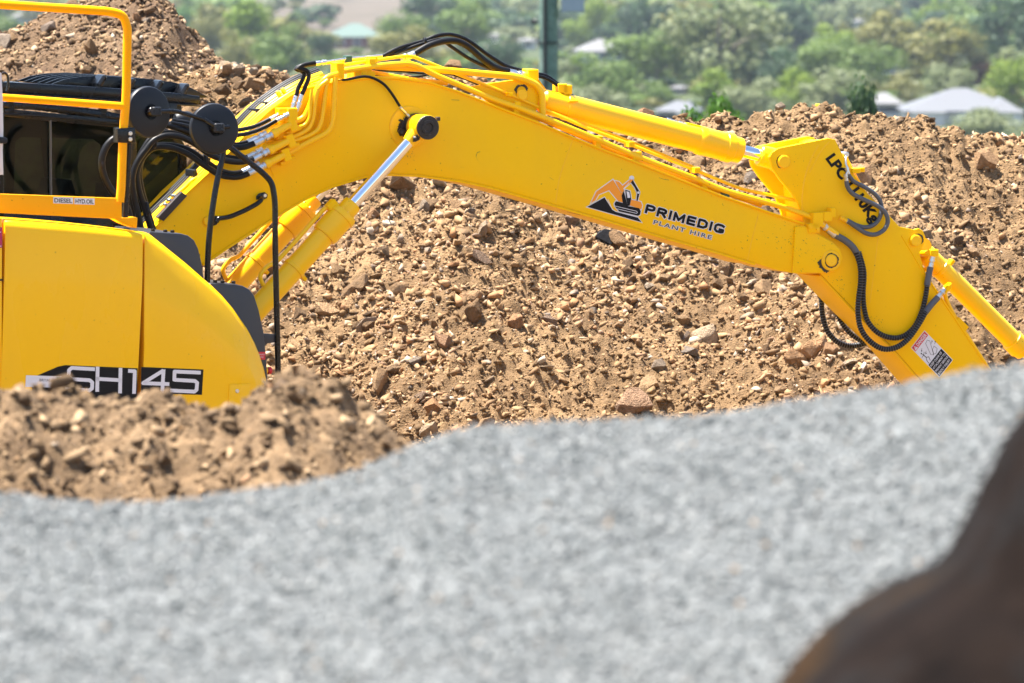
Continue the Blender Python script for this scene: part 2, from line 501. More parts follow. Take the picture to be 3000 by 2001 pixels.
def grow(pts, d):
    """offset a pixel polygon outwards"""
    pts = [Vector(p) for p in pts]; n = len(pts)
    A = sum(pts[i].x * pts[(i + 1) % n].y - pts[(i + 1) % n].x * pts[i].y for i in range(n))
    s = 1 if A > 0 else -1
    out = []
    for i in range(n):
        a = (pts[i] - pts[i - 1]).normalized(); b = (pts[(i + 1) % n] - pts[i]).normalized()
        na, nb = Vector((a.y, -a.x)) * s, Vector((b.y, -b.x)) * s
        m = (na + nb)
        if m.length < 0.3: m = na + a * s * 0
        m = m.normalized(); k = d / max(0.45, m.dot(na))
        out.append(tuple(pts[i] + m * k))
    return out
def zm(pts, x0, y0, s): return [(x0 + p[0] / s, y0 + p[1] / s) + tuple(p[2:]) for p in pts]
def lerp_profile(px):
    xs = np.array([p[0] for p in px], float); ys = np.array([p[1] for p in px], float)
    return lambda x: np.interp(x, xs, ys)

# value noise in numpy
def vnoise(x, y, seed):
    g = np.random.default_rng(seed).random((256, 256))
    xi, yi = np.floor(x).astype(int), np.floor(y).astype(int)
    fx, fy = x - xi, y - yi
    fx = fx * fx * (3 - 2 * fx); fy = fy * fy * (3 - 2 * fy)
    a = g[xi % 256, yi % 256]; b = g[(xi + 1) % 256, yi % 256]; c = g[xi % 256, (yi + 1) % 256]; d = g[(xi + 1) % 256, (yi + 1) % 256]
    return (a * (1 - fx) + b * fx) * (1 - fy) + (c * (1 - fx) + d * fx) * fy
def fbm(x, y, f, seed, octv=4, gain=0.5):
    s = 0; a = 1; t = 0
    for i in range(octv):
        s = s + a * vnoise(x * f + 17.3 * i, y * f - 9.1 * i, seed + i); t += a; a *= gain; f *= 2.03
    return s / t
def sstep(a, b, x):
    t = np.clip((x - a) / (b - a), 0, 1); return t * t * (3 - 2 * t)

# ================================================================== the ground
def ground_z(X, Y):
    X = np.asarray(X, float); Y = np.asarray(Y, float)
    z = 2.45 * (1 - sstep(15.0, 24.0, Y))
    z = z - 24.0 * sstep(60, 230, Y) - 9.0 * sstep(750, 1350, Y)
    z = z + 1.2 * (fbm(X * 0.01, Y * 0.01, 1.0, 5, 3) - 0.5) * sstep(150, 400, Y)
    return z
def build_ground():
    ys = np.concatenate([np.linspace(-60, 60, 61), np.linspace(64, 260, 50), np.linspace(275, 1500, 90), np.linspace(1560, 6000, 40)])
    us = np.linspace(-1, 1, 121)
    Yg, Ug = np.meshgrid(ys, us, indexing='ij')
    Xg = Ug * (60 + 0.9 * np.abs(Yg))
    Zg = ground_z(Xg, Yg)
    V = np.stack([Xg, Yg, Zg], -1).reshape(-1, 3)
    m, n = Yg.shape
    i = (np.arange(m - 1)[:, None] * n + np.arange(n - 1)[None, :]).ravel()
    Fc = np.stack([i, i + 1, i + n + 1, i + n], 1)
    o = np_obj('ground', V, Fc, DRYGRASS, smooth=True)
    o.data.materials.append(SOIL)
    yc = Yg[:-1, :-1].ravel()
    xp = (Xg[:-1, :-1] / np.maximum(Yg[:-1, :-1], 1) * FPX + W / 2).ravel()
    o.data.materials.append(PADDOCK)
    mi = (yc < 66).astype(np.int32)
    mi[(yc > 1080) & (xp > 590) & (xp < 1280)] = 2
    o.data.polygons.foreach_set('material_index', mi)
    o['kind'] = 'structure'
build_ground()
def ground_dist(y_px):
    """distance at which a ray through image row y_px meets the valley floor"""
    d = ray(1500, y_px)
    lo, hi = 200.0, 5500.0
    for _ in range(60):
        mid = (lo + hi) / 2
        if EYE.z + d.z / d.y * mid > float(ground_z(0, mid)): lo = mid
        else: hi = mid
    return (lo + hi) / 2

# ================================================================== stones, clods and heaps
def hull_proto(seed, npts, flat):
    rg = np.random.default_rng(seed)
    p = rg.normal(size=(npts, 3)); p /= np.linalg.norm(p, axis=1)[:, None]
    p *= (0.75 + 0.35 * rg.random((npts, 1)))
    p *= np.array([1.0, 0.55 + 0.35 * rg.random(), flat])
    bm = bmesh.new()
    for q in p: bm.verts.new(q)
    bmesh.ops.convex_hull(bm, input=bm.verts[:])
    bmesh.ops.delete(bm, geom=[v for v in bm.verts if not v.link_faces], context='VERTS')
    bmesh.ops.triangulate(bm, faces=bm.faces[:])
    bm.verts.index_update()
    V = np.array([tuple(v.co) for v in bm.verts]); Fc = np.array([[v.index for v in f.verts] for f in bm.faces])
    bm.free()
    return V, Fc
SMALL = [hull_proto(100 + i, 8, 0.36 + 0.045 * i) for i in range(9)]
CHIP = [hull_proto(150 + i, 6, 0.6 + 0.05 * i) for i in range(6)]
BIG = [hull_proto(200 + i, 17, 0.40 + 0.035 * i) for i in range(16)]
def rand_rot(n, rg, tilt=0.6):
    yaw = rg.random(n) * 2 * np.pi
    ax, ay = rg.normal(size=n) * tilt, rg.normal(size=n) * tilt
    cz, sz = np.cos(yaw), np.sin(yaw); cx, sx = np.cos(ax), np.sin(ax); cy, sy = np.cos(ay), np.sin(ay)
    Z = np.zeros(n); O = np.ones(n)
    Rz = np.stack([cz, -sz, Z, sz, cz, Z, Z, Z, O], 1).reshape(n, 3, 3)
    Rx = np.stack([O, Z, Z, Z, cx, -sx, Z, sx, cx], 1).reshape(n, 3, 3)
    Ry = np.stack([cy, Z, sy, Z, O, Z, -sy, Z, cy], 1).reshape(n, 3, 3)
    return Rx @ Ry @ Rz
def scatter(name, pos, size, mat, parent, seed, protos=SMALL, tilt=0.6, rnd=None):
    rg = np.random.default_rng(seed)
    n = len(pos); which = rg.integers(0, len(protos), n)
    Vs, Fs, Rs = [], [], []; base = 0
    rv = rg.random(n) if rnd is None else rnd
    for k, (pv, pf) in enumerate(protos):
        idx = np.where(which == k)[0]
        if not len(idx): continue
        M = rand_rot(len(idx), rg, tilt)
        v = np.einsum('nij,vj->nvi', M, pv) * size[idx][:, None, None] + pos[idx][:, None, :]
        f = pf[None] + (np.arange(len(idx)) * len(pv))[:, None, None] + base
        base += len(idx) * len(pv)
        Vs.append(v.reshape(-1, 3)); Fs.append(f.reshape(-1, 3)); Rs.append(np.repeat(rv[idx], len(pv)))
    o = np_obj(name, np.concatenate(Vs), np.concatenate(Fs), mat, parent, np.concatenate(Rs))
    o['kind'] = 'stuff'
    return o
BIGM = []
for i, (pv, pf) in enumerate(BIG):
    me = bpy.data.meshes.new('stone')
    me.from_pydata([tuple(v) for v in pv], [], [tuple(int(q) for q in f) for f in pf])
    me.materials.append(STONE_O)
    bm = bmesh.new(); bm.from_mesh(me)
    bmesh.ops.bevel(bm, geom=bm.edges[:], offset=0.045, segments=1, affect='EDGES', clamp_overlap=True)
    bm.to_mesh(me); bm.free(); me.update()
    BIGM.append(me)
def place_stone(p, s, parent, rg, tilt=0.5, stretch=None):
    o = bpy.data.objects.new('stone', BIGM[rg.integers(0, len(BIGM))])
    C.objects.link(o); o.parent = parent
    o.location = Vector(p) - root_loc(parent)
    o.rotation_euler = (rg.normal() * tilt, rg.normal() * tilt, rg.random() * 6.28)
    st = stretch or (1, 0.8 + 0.35 * rg.random(), 0.8 + 0.5 * rg.random())
    o.scale = (s * st[0], s * st[1], s * st[2])
    return o
class Field:
    """a regular or uneven grid of heights that things can be dropped on"""
    def __init__(self, xs, ys, fn):
        self.xs, self.ys = xs, ys
        self.Y, self.X = np.meshgrid(ys, xs, indexing='ij')
        self.Z = fn(self.X, self.Y)
    def mesh(self, name, mat, parent):
        m, n = self.Z.shape
        V = np.stack([self.X, self.Y, self.Z], -1).reshape(-1, 3)
        i = (np.arange(m - 1)[:, None] * n + np.arange(n - 1)[None, :]).ravel()
        return np_obj(name, V, np.stack([i, i + 1, i + n + 1, i + n], 1), mat, parent, smooth=True)
    def z(self, x, y):
        ix = np.clip(np.searchsorted(self.xs, x) - 1, 0, len(self.xs) - 2); iy = np.clip(np.searchsorted(self.ys, y) - 1, 0, len(self.ys) - 2)
        fx = (x - self.xs[ix]) / (self.xs[ix + 1] - self.xs[ix]); fy = (y - self.ys[iy]) / (self.ys[iy + 1] - self.ys[iy])
        Z = self.Z
        return (Z[iy, ix] * (1 - fx) + Z[iy, ix + 1] * fx) * (1 - fy) + (Z[iy + 1, ix] * (1 - fx) + Z[iy + 1, ix + 1] * fx) * fy
def crest_fn(profile, Yc):
    pf = lerp_profile(profile)
    def f(X):
        y = pf(X / Yc * FPX + W / 2)
        v = -(y - H / 2) / FPX
        return EYE.z + Yc * (-SP + v * CP) / (CP + v * SP)
    return f
def billow(x, y, f, seed, octv=3): return np.abs(fbm(x, y, f, seed, octv) - 0.5) * 2

# ---- the long heap behind the machine
HEAP_PROFILE = [(-700, 700), (0, 420), (400, 300), (560, 205), (640, 190), (720, 185), (800, 205), (860, 222), (1000, 222), (1200, 228), (1350, 222), (1450, 235),
                (1600, 300), (1800, 345), (1950, 352), (2075, 362), (2100, 340), (2180, 335), (2248, 326), (2300, 322), (2350, 314), (2438, 322), (2493, 331), (2608, 339),
                (2710, 345), (2741, 372), (2806, 374), (2823, 396), (2900, 400), (3000, 402), (3200, 420), (3500, 560)]
hc = crest_fn(HEAP_PROFILE, 41.5)
def heap_z(X, Y):
    Yc = 41.5 + 0.5 * (fbm(X, X * 0, 0.5, 31, 2) - 0.5)
    d = Yc - Y
    zc = hc(X)
    s = 0.60 + 0.10 * (fbm(X, Y, 0.45, 33, 2) - 0.5)
    front = zc - s * (np.sqrt(np.maximum(d, 0) ** 2 + 0.09) - 0.3)
    back = zc - 0.75 * (np.sqrt(np.maximum(-d, 0) ** 2 + 0.09) - 0.3)
    z = np.where(d > 0, front, back)
    z = z + 0.26 * (fbm(X + 0.6 * Y, Y, 0.55, 41, 3) - 0.5) * sstep(0.3, 1.2, np.abs(d)) + 0.10 * (fbm(X, Y, 2.2, 45, 3) - 0.5)
    z = z + 0.09 * (fbm(X, Y, 6.5, 51, 3) - 0.5) + 0.085 * billow(X, Y, 9, 57, 3) + 0.045 * (fbm(X, Y, 17, 59, 2) - 0.5) + 0.022 * (fbm(X, Y, 30, 61, 2) - 0.5) - 0.045
    return np.maximum(z, ground_z(X, Y) - 0.05)
heap = thing('soil_heap', 'long heap of tan soil and broken rock lying behind the yellow excavator arm', 'dirt heap', (0, 40, 0))
hf = Field(np.arange(-5.4, 5.8, 0.0175), np.concatenate([np.arange(34.4, 36.9, 0.1), np.arange(36.9, 42.0, 0.021), np.arange(42.0, 49.0, 0.2)]), heap_z)
hf.mesh('soil', SOIL, heap)
rg = np.random.default_rng(3)
def rock_density(x, y):
    """rocky tongues run down the slope between smoother fans of fines"""
    a = fbm(x * 0.9 + y * 0.75, (y - 0.6 * x) * 0.35, 0.9, 71, 3)
    b = fbm(x, y, 1.6, 77, 3)
    return sstep(0.42, 0.60, 0.65 * a + 0.35 * b)
def sample(n, x0, x1, y0, y1, dens, rg):
    xs, ys = [], []
    c = 0
    while c < n:
        x = x0 + (x1 - x0) * rg.random(n); y = y0 + (y1 - y0) * rg.random(n)
        k = rg.random(n) < dens(x, y)
        xs.append(x[k]); ys.append(y[k]); c += k.sum()
    return np.concatenate(xs)[:n], np.concatenate(ys)[:n]
def in_view(x, y, m=0.10): return np.abs(x / y) < 0.09 * (1 + m)
def add_scatter(name, field, n, box, dens, rmin, rmax, power, mat, parent, seed, bury=0.25, tilt=0.6, protos=SMALL):
    rg = np.random.default_rng(seed)
    x, y = sample(n, *box, dens, rg)
    r = rmin * (1 - rg.random(n) * (1 - (rmax / rmin) ** -power)) ** (-1 / power)
    z = field.z(x, y) + r * bury
    return scatter(name, np.stack([x, y, z], 1), r, mat, parent, seed + 1, protos, tilt)
VIEWBOX = (-4.0, 4.1, 36.9, 42.1)
add_scatter('rubble', hf, 33000, VIEWBOX, lambda x, y: 0.09 + 0.91 * rock_density(x, y), 0.010, 0.075, 1.25, STONE_A, heap, 301, 0.02)
add_scatter('clods', hf, 28000, VIEWBOX, lambda x, y: 0.25 + 0.75 * (1 - rock_density(x, y)), 0.010, 0.055, 1.4, SOIL_A, heap, 311, 0.15)
n_big = 0
rgb_ = np.random.default_rng(19)
x, y = sample(284, -3.95, 4.05, 37.2, 41.7, lambda a, b: 0.08 + 0.92 * rock_density(a, b), rgb_)
r = 0.052 * (1 - rgb_.random(284) * (1 - (0.15 / 0.052) ** -1.7)) ** (-1 / 1.7)
for a, b, c in zip(x, y, r):
    place_stone((a, b, float(hf.z(np.array([a]), np.array([b]))[0]) + c * 0.22), c, heap, rgb_)
def crest_stone(px, py, wpx, Yc, parent, field, sink=0.3, st=None):
    p = at_depth(px, py, Yc); s = wpx / FPX * Yc / 2
    place_stone((p.x, Yc, p.z), s, parent, rgb_, 0.3, st)
for px, py, wp in ((1330, 196, 78), (668, 196, 60), (700, 205, 50), (742, 208, 46), (790, 215, 46), (830, 228, 44), (700, 250, 60), (655, 262, 58), (762, 240, 52), (600, 265, 60), (720, 300, 52), (655, 215, 40)):
    crest_stone(px, py, wp, 41.1 if py > 230 else 41.4, heap, hf)
for px, py, wp in ((2286, 312, 44), (2105, 352, 46), (2360, 322, 40), (2726, 352, 36)):
    crest_stone(px, py, wp, 41.35, heap, hf)

def heap_hit(px, py):
    d = ray(px, py)
    for Y in np.arange(36.5, 42.5, 0.02):
        q = EYE + d * (Y / d.y)
        if q.z <= float(hf.z(np.array([q.x]), np.array([Y]))[0]): return q
    return EYE + d * (41.0 / d.y)
HOLLOW_SHADE = ramp_mat('hollow_shade_rock', [(0.0, (0.006, 0.006, 0.008)), (1.0, (0.02, 0.02, 0.024))], 6.0, rough=0.9, nscale=8, amount=0.3, bump=0.8)  # near-black colour stands for the shade inside a hollow of the heap
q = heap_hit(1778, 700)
dk = place_stone((q.x, q.y + 0.02, q.z + 0.01), 0.14, heap, np.random.default_rng(23), 0.5, (1.0, 0.9, 1.3))  # stone added in place of the dark hollow below the boom
dk.material_slots[0].link = 'OBJECT'; dk.material_slots[0].material = HOLLOW_SHADE
dk['label'] = 'rock coloured near black as the shade of a hollow just below the boom under the logo'

# ---- the tall dark mound on the left, further back
MOUND_PROFILE = [(-900, 420), (-400, 180), (-150, 120), (0, 96), (60, 94), (110, 84), (160, 64), (210, 42), (260, 20), (330, 4), (400, -4), (470, 4), (500, 26), (530, 66), (560, 102), (600, 142), (640, 178),
                 (700, 210), (800, 300), (950, 500)]
mc = crest_fn(MOUND_PROFILE, 45.5)
def mound_z(X, Y):
    d = 45.5 - Y
    zc = mc(X)
    z = zc - 0.62 * (np.sqrt(d ** 2 + 0.16) - 0.4)
    z = z + 0.35 * (fbm(X, Y, 0.6, 141, 3) - 0.5) * sstep(0.3, 1.5, np.abs(d)) + 0.16 * (fbm(X, Y, 2.0, 145, 3) - 0.5) + 0.11 * billow(X, Y, 6, 151, 3) + 0.03 * (fbm(X, Y, 25, 155, 2) - 0.5)
    return np.maximum(z, ground_z(X, Y) - 0.05)
mound = thing('soil_mound', 'tall dark brown earth mound behind the cab roof at the upper left', 'dirt mound', (-3.2, 45.5, 0))
mf = Field(np.arange(-8.0, -0.6, 0.03), np.concatenate([np.arange(41.0, 46.2, 0.03), np.arange(46.2, 51.5, 0.25)]), mound_z)
mf.mesh('soil', DSOIL, mound)
add_scatter('clods', mf, 6500, (-4.4, -1.3, 42.3, 46.2), lambda x, y: np.ones_like(x), 0.014, 0.07, 1.5, DSOIL_A, mound, 401, 0.2)
add_scatter('rubble', mf, 1500, (-4.4, -1.3, 42.3, 46.2), lambda x, y: np.ones_like(x), 0.012, 0.05, 1.5, STONE_A, mound, 411, 0.25)
x, y = sample(60, -4.3, -2.2, 43.0, 45.7, lambda a, b: np.ones_like(a), rgb_)
for a, b in zip(x, y):
    c = 0.05 + 0.06 * rgb_.random() ** 2
    place_stone((a, b, float(mf.z(np.array([a]), np.array([b]))[0]) + c * 0.15), c, mound, rgb_)
for px, py, wp in ((265, 58, 44), (430, 92, 48), (400, 60, 40), (262, 12, 26)):
    p = at_depth(px, py, 45.0 if py > 20 else 45.5)
    zz = float(mf.z(np.array([p.x]), np.array([p.y]))[0])
    place_stone((p.x, p.y, max(p.z, zz)), wp / FPX * 45 / 2, mound, rgb_)

# ---- the blurred earth bank in front of the machine
BANK_PROFILE = [(-900, 1120), (-300, 1080), (0, 1094), (60, 1088), (150, 1104), (250, 1122), (400, 1140), (470, 1153), (560, 1160), (650, 1164), (705, 1150), (745, 1115), (800, 1084), (860, 1072), (935, 1078),
                (1000, 1100), (1060, 1155), (1130, 1212), (1190, 1250), (1225, 1300), (1300, 1400), (1500, 1560), (1800, 1700)]
bc = crest_fn(BANK_PROFILE, 19.6)
def bank_z(X, Y):
    d = 19.6 - Y
    zc = bc(X)
    front = zc - 0.40 * (np.sqrt(np.maximum(d, 0) ** 2 + 0.01) - 0.1)
    back = zc - 0.8 * (np.sqrt(np.maximum(-d, 0) ** 2 + 0.02) - 0.14)
    z = np.where(d > 0, front, back)
    z = z + 0.12 * (fbm(X, Y, 1.3, 241, 2) - 0.5) * sstep(0.1, 0.5, np.abs(d)) + 0.10 * (fbm(X, Y, 4.0, 1249, 4) - 0.5) + 0.11 * billow(X, Y, 6.5, 251, 4) + 0.05 * (fbm(X, Y, 18, 253, 3) - 0.5) - 0.075 + 0.014 * (fbm(X, Y, 40, 255, 2) - 0.5)
    return np.maximum(z, ground_z(X, Y) - 0.05)
bank = thing('soil_bank', 'out of focus brown earth bank in front of the excavator body, above the grey gravel', 'dirt bank', (-1.2, 19.0, 0))
bf = Field(np.arange(-3.4, 0.7, 0.018), np.concatenate([np.arange(15.2, 17.4, 0.06), np.arange(17.4, 20.4, 0.018), np.arange(20.4, 24.0, 0.1)]), bank_z)
BANKSOIL = ramp_mat('bank_brown_soil', [(0.0, (0.0844, 0.0515, 0.0272)), (0.4, (0.1386, 0.0881, 0.0472)), (0.7, (0.1988, 0.1281, 0.0692)), (1.0, (0.2651, 0.1773, 0.0996))], 2.5, rough=0.95, nscale=22, amount=0.35, bump=0.9, bdist=0.02)  # same soil as the heap, in slightly darker tones
BANKCLOD = ramp_mat('bank_soil_clods', [(0.0, (0.0844, 0.0526, 0.0293)), (0.5, (0.1507, 0.0972, 0.0524)), (0.85, (0.2230, 0.1487, 0.0818)), (1.0, (0.3616, 0.2516, 0.1468))], 'attr', rough=0.95, nscale=22, amount=0.3, bump=0.4)
bf.mesh('soil', BANKSOIL, bank)
add_scatter('clods', bf, 11000, (-2.3, 0.1, 16.6, 20.3), lambda x, y: np.ones_like(x), 0.007, 0.055, 1.3, BANKCLOD, bank, 501, 0.2)
add_scatter('rubble', bf, 900, (-2.3, 0.1, 16.6, 20.3), lambda x, y: np.ones_like(x), 0.006, 0.03, 1.5, STONE_A, bank, 511, 0.25)
x, y = sample(42, -1.9, -0.3, 17.4, 19.7, lambda a, b: np.ones_like(a), rgb_)
for a, b in zip(x, y):
    c = 0.018 + 0.03 * rgb_.random() ** 2
    place_stone((a, b, float(bf.z(np.array([a]), np.array([b]))[0]) + c * 0.3), c, bank, rgb_)

# ---- the grey gravel heap right in front of the camera
GRAV_PROFILE = [(-900, 1430), (-300, 1430), (0, 1452), (150, 1470), (300, 1480), (450, 1474), (600, 1458), (800, 1432), (950, 1408), (1050, 1384), (1180, 1325), (1300, 1276), (1400, 1256), (1550, 1246), (1750, 1240),
                (2000, 1226), (2200, 1202), (2400, 1176), (2600, 1140), (2800, 1104), (3000, 1072), (3300, 1030), (3800, 1020)]
gc = crest_fn(GRAV_PROFILE, 13.6)
def grav_z(X, Y):
    zc = gc(X)
    d = 13.6 - Y
    low = 2.70 - 0.02 * (10.0 - Y)
    t = sstep(0.0, 4.2, d)
    front = zc * (1 - t) + low * t - 0.0
    back = zc - 0.55 * (np.sqrt(np.maximum(-d, 0) ** 2 + 0.02) - 0.14)
    z = np.where(d > 0, front, back)
    z = z + 0.05 * (fbm(X, Y, 1.1, 341, 2) - 0.5) * sstep(0.2, 0.8, np.abs(d)) + 0.016 * (fbm(X, Y, 8, 345, 3) - 0.5)
    return np.maximum(z, ground_z(X, Y) - 0.03)
gravel = thing('gravel_heap', 'out of focus heap of pale grey crushed gravel filling the foreground', 'gravel heap', (0, 11.5, 2.5))
gf = Field(np.arange(-2.6, 2.9, 0.035), np.concatenate([np.arange(6.0, 9.0, 0.1), np.arange(9.0, 14.4, 0.035), np.arange(14.4, 17.0, 0.1)]), grav_z)
gf.mesh('gravel_bed', GRAVEL_B, gravel)
add_scatter('gravel', gf, 46000, (-1.55, 1.75, 9.3, 14.2), lambda x, y: (np.abs(x) < 0.098 * y + 0.12).astype(float), 0.0070, 0.0165, 2.0, GRAVEL_A, gravel, 601, 0.25, 0.9, CHIP)

# ---- the dark boulder at the lower right
def build_boulder():
    Yb = 8.9
    edge = [(1150, 3060), (1215, 2998), (1280, 2958), (1400, 2880), (1540, 2800), (1680, 2720), (1740, 2640), (1780, 2560), (1850, 2450), (1930, 2350), (2001, 2290), (2150, 2200), (2300, 2160)]
    pts = [at_depth(x, y, Yb) for y, x in edge]
    zt, zb = pts[0].z + 0.06, 2.45
    zs = np.array([p.z for p in pts][::-1]); xs = np.array([p.x for p in pts][::-1])
    V, Fc = [], []
    nr, nc = 46, 72
    cx = 1.42
    for i in range(nr):
        z = zb + (zt - zb) * i / (nr - 1)
        left = float(np.interp(z, zs, xs))
        if z > zs[-1]: left = xs[-1] + (cx - xs[-1]) * ((z - zs[-1]) / (zt - zs[-1])) ** 0.7 * 0.98
        rx = cx - left
        ry = 0.12 + 0.62 * rx
        for k in range(nc):
            a = 2 * math.pi * k / nc
            c, s = math.cos(a), math.sin(a)
            e = 0.72
            q = (abs(c) ** (2 / e) + abs(s) ** (2 / e)) ** (-e / 2) if e else 1
            nx = cx + rx * c * q * (1.0 if c < 0 else 0.9)
            ny = Yb + 0.12 + ry * s * q
            V.append((nx, ny, z))
    V = np.array(V)
    nz = fbm(V[:, 0] * 3 + V[:, 2] * 2, V[:, 1] * 3 - V[:, 2] * 2.3, 1.2, 700, 4) - 0.5
    dirn = V - np.array([cx, Yb + 0.12, 0]); dirn[:, 2] = 0
    dirn /= np.maximum(1e-6, np.linalg.norm(dirn, axis=1))[:, None]
    V = V + dirn * (nz * 0.05)[:, None] + np.array([0.035, 0, 0])
    for i in range(nr - 1):
        for k in range(nc):
            a, b = i * nc + k, i * nc + (k + 1) % nc
            Fc.append((a, b, b + nc, a + nc))
    o = np_obj('boulder', V, np.array(Fc), BOULDER, smooth=True)
    bm = bmesh.new(); bm.from_mesh(o.data)
    bm.verts.ensure_lookup_table()
    bm.faces.new([bm.verts[(nr - 1) * nc + k] for k in range(nc)])
    bm.to_mesh(o.data); bm.free()
    o['label'] = 'large dark brown boulder, out of focus, at the lower right in front of the gravel'
    o['category'] = 'boulder'
build_boulder()

# ================================================================== the excavator
EX = thing('excavator', 'yellow crawler excavator with raised boom and company logo on its side', 'excavator', MF(-3.4, 0, 0))
HB = 0.19                                     # half width of the boom
BOOM_TOP = [(385, 740), (455, 672), (548, 572), (611, 514), (685, 441), (750, 368), (800, 322), (855, 284), (909, 260), (986, 243), (1085, 230), (1164, 232), (1260, 245), (1350, 274), (1450, 314),
            (1573, 361), (1678, 406), (1774, 445), (1860, 477), (2050, 552), (2117, 578), (2250, 624), (2357, 659), (2399, 685), (2440, 708)]
BOOM_TIP = [(2462, 730), (2470, 755), (2466, 778), (2447, 796), (2405, 801), (2341, 803)]
BOOM_BOT = [(2278, 792), (2214, 772), (2109, 740), (1956, 697), (1803, 652), (1650, 608), (1509, 568), (1430, 546), (1350, 529), (1228, 513), (1126, 509), (1069, 516), (973, 545), (892, 583),
            (793, 643), (670, 722), (594, 774), (520, 840), (450, 870), (400, 830)]
boom = prism('boom', BOOM_TOP + BOOM_TIP + BOOM_BOT, -HB, HB, YEL, EX, 0.006, 25)
def band(edge, t, s):
    """a thin plate following an edge line: thickness t pixels, to side s"""
    e = [Vector(p) for p in edge]; out = []
    for i, p in enumerate(e):
        d = (e[min(i + 1, len(e) - 1)] - e[max(i - 1, 0)]).normalized()
        out.append(tuple(p + Vector((-d.y, d.x)) * t * s))
    return list(edge) + out[::-1]
prism('top_flange', band(BOOM_TOP[1:-2], 6, -1), -HB - 0.012, HB + 0.012, YEL, boom, 0.002)
prism('bottom_flange', band(BOOM_BOT[1:-3], 6, -1), -HB - 0.012, HB + 0.012, YEL, boom, 0.002)
# weld beads on the side plate
for q in (((1678, 410), (1640, 520), (1628, 596)), ((2222, 628), (2206, 690), (2190, 762)), ((2350, 668), (2330, 740), (2322, 796))):
    ptube('weld_bead', q, HB, 0.0035, YEL, boom, 'smooth', 6)
# bearing pad of the boom cylinder, its rings
pin('bearing_pad', 1200, 372, HB - 0.01, HB + 0.012, 0.128, YEL, boom, 40)
pin('bearing_boss', 1204, 372, HB, HB + 0.02, 0.060, GREASE, boom, 36)
# tip plate and arm pin
tip = [(2330, 664), (2357, 662), (2399, 688), (2440, 711), (2461, 731), (2468, 755), (2464, 778), (2446, 794), (2405, 799), (2322, 800)]
prism('tip_plate', tip, HB - 0.005, HB + 0.016, YEL, boom, 0.006)
pin('pin_collar', 2437, 763, HB, HB + 0.024, 0.066, YEL, boom)
pin('pin', 2437, 763, -HB - 0.05, HB + 0.036, 0.039, YEL, boom)
# dark plate with grease nipples near the foot
prism('grease_plate', [(462, 637), (480, 648), (549, 574), (533, 562)], HB - 0.03, HB + 0.02, RUSTP, boom, 0.004)
for a in ((500, 572), (489, 585), (478, 598)):
    fitting('grease_nipple', (a[0] + 14, a[1] + 2), a, 0.16, 0.009, STEEL, boom)
# grab handle
hd = ptube('grab_handle', [(634, 650, 0.26), (640, 640, 0.262), (672, 636, 0.262), (715, 618, 0.262), (752, 598, 0.262), (764, 588, 0.26), (767, 580, 0.22)], 0.26, 0.0145, BLK, boom, 'fillet', 12, 0.04)
prism('mount', [(752, 585), (752, 575), (760, 567), (776, 563), (785, 570), (783, 580), (772, 586)], HB, HB + 0.014, BLK, hd, 0.003)
pin('bolt', 777, 573, HB, HB + 0.026, 0.013, STEEL, hd, 6)
prism('mount', [(626, 662), (624, 642), (632, 632), (642, 634), (642, 648), (636, 658)], HB, HB + 0.06, BLK, hd, 0.004)
pin('boss', 612, 649, HB - 0.01, HB + 0.03, 0.03, YEL, boom)
prism('pad_plate', [(790, 487), (812, 478), (822, 503), (802, 518)], HB - 0.004, HB + 0.006, YEL, boom, 0.002)

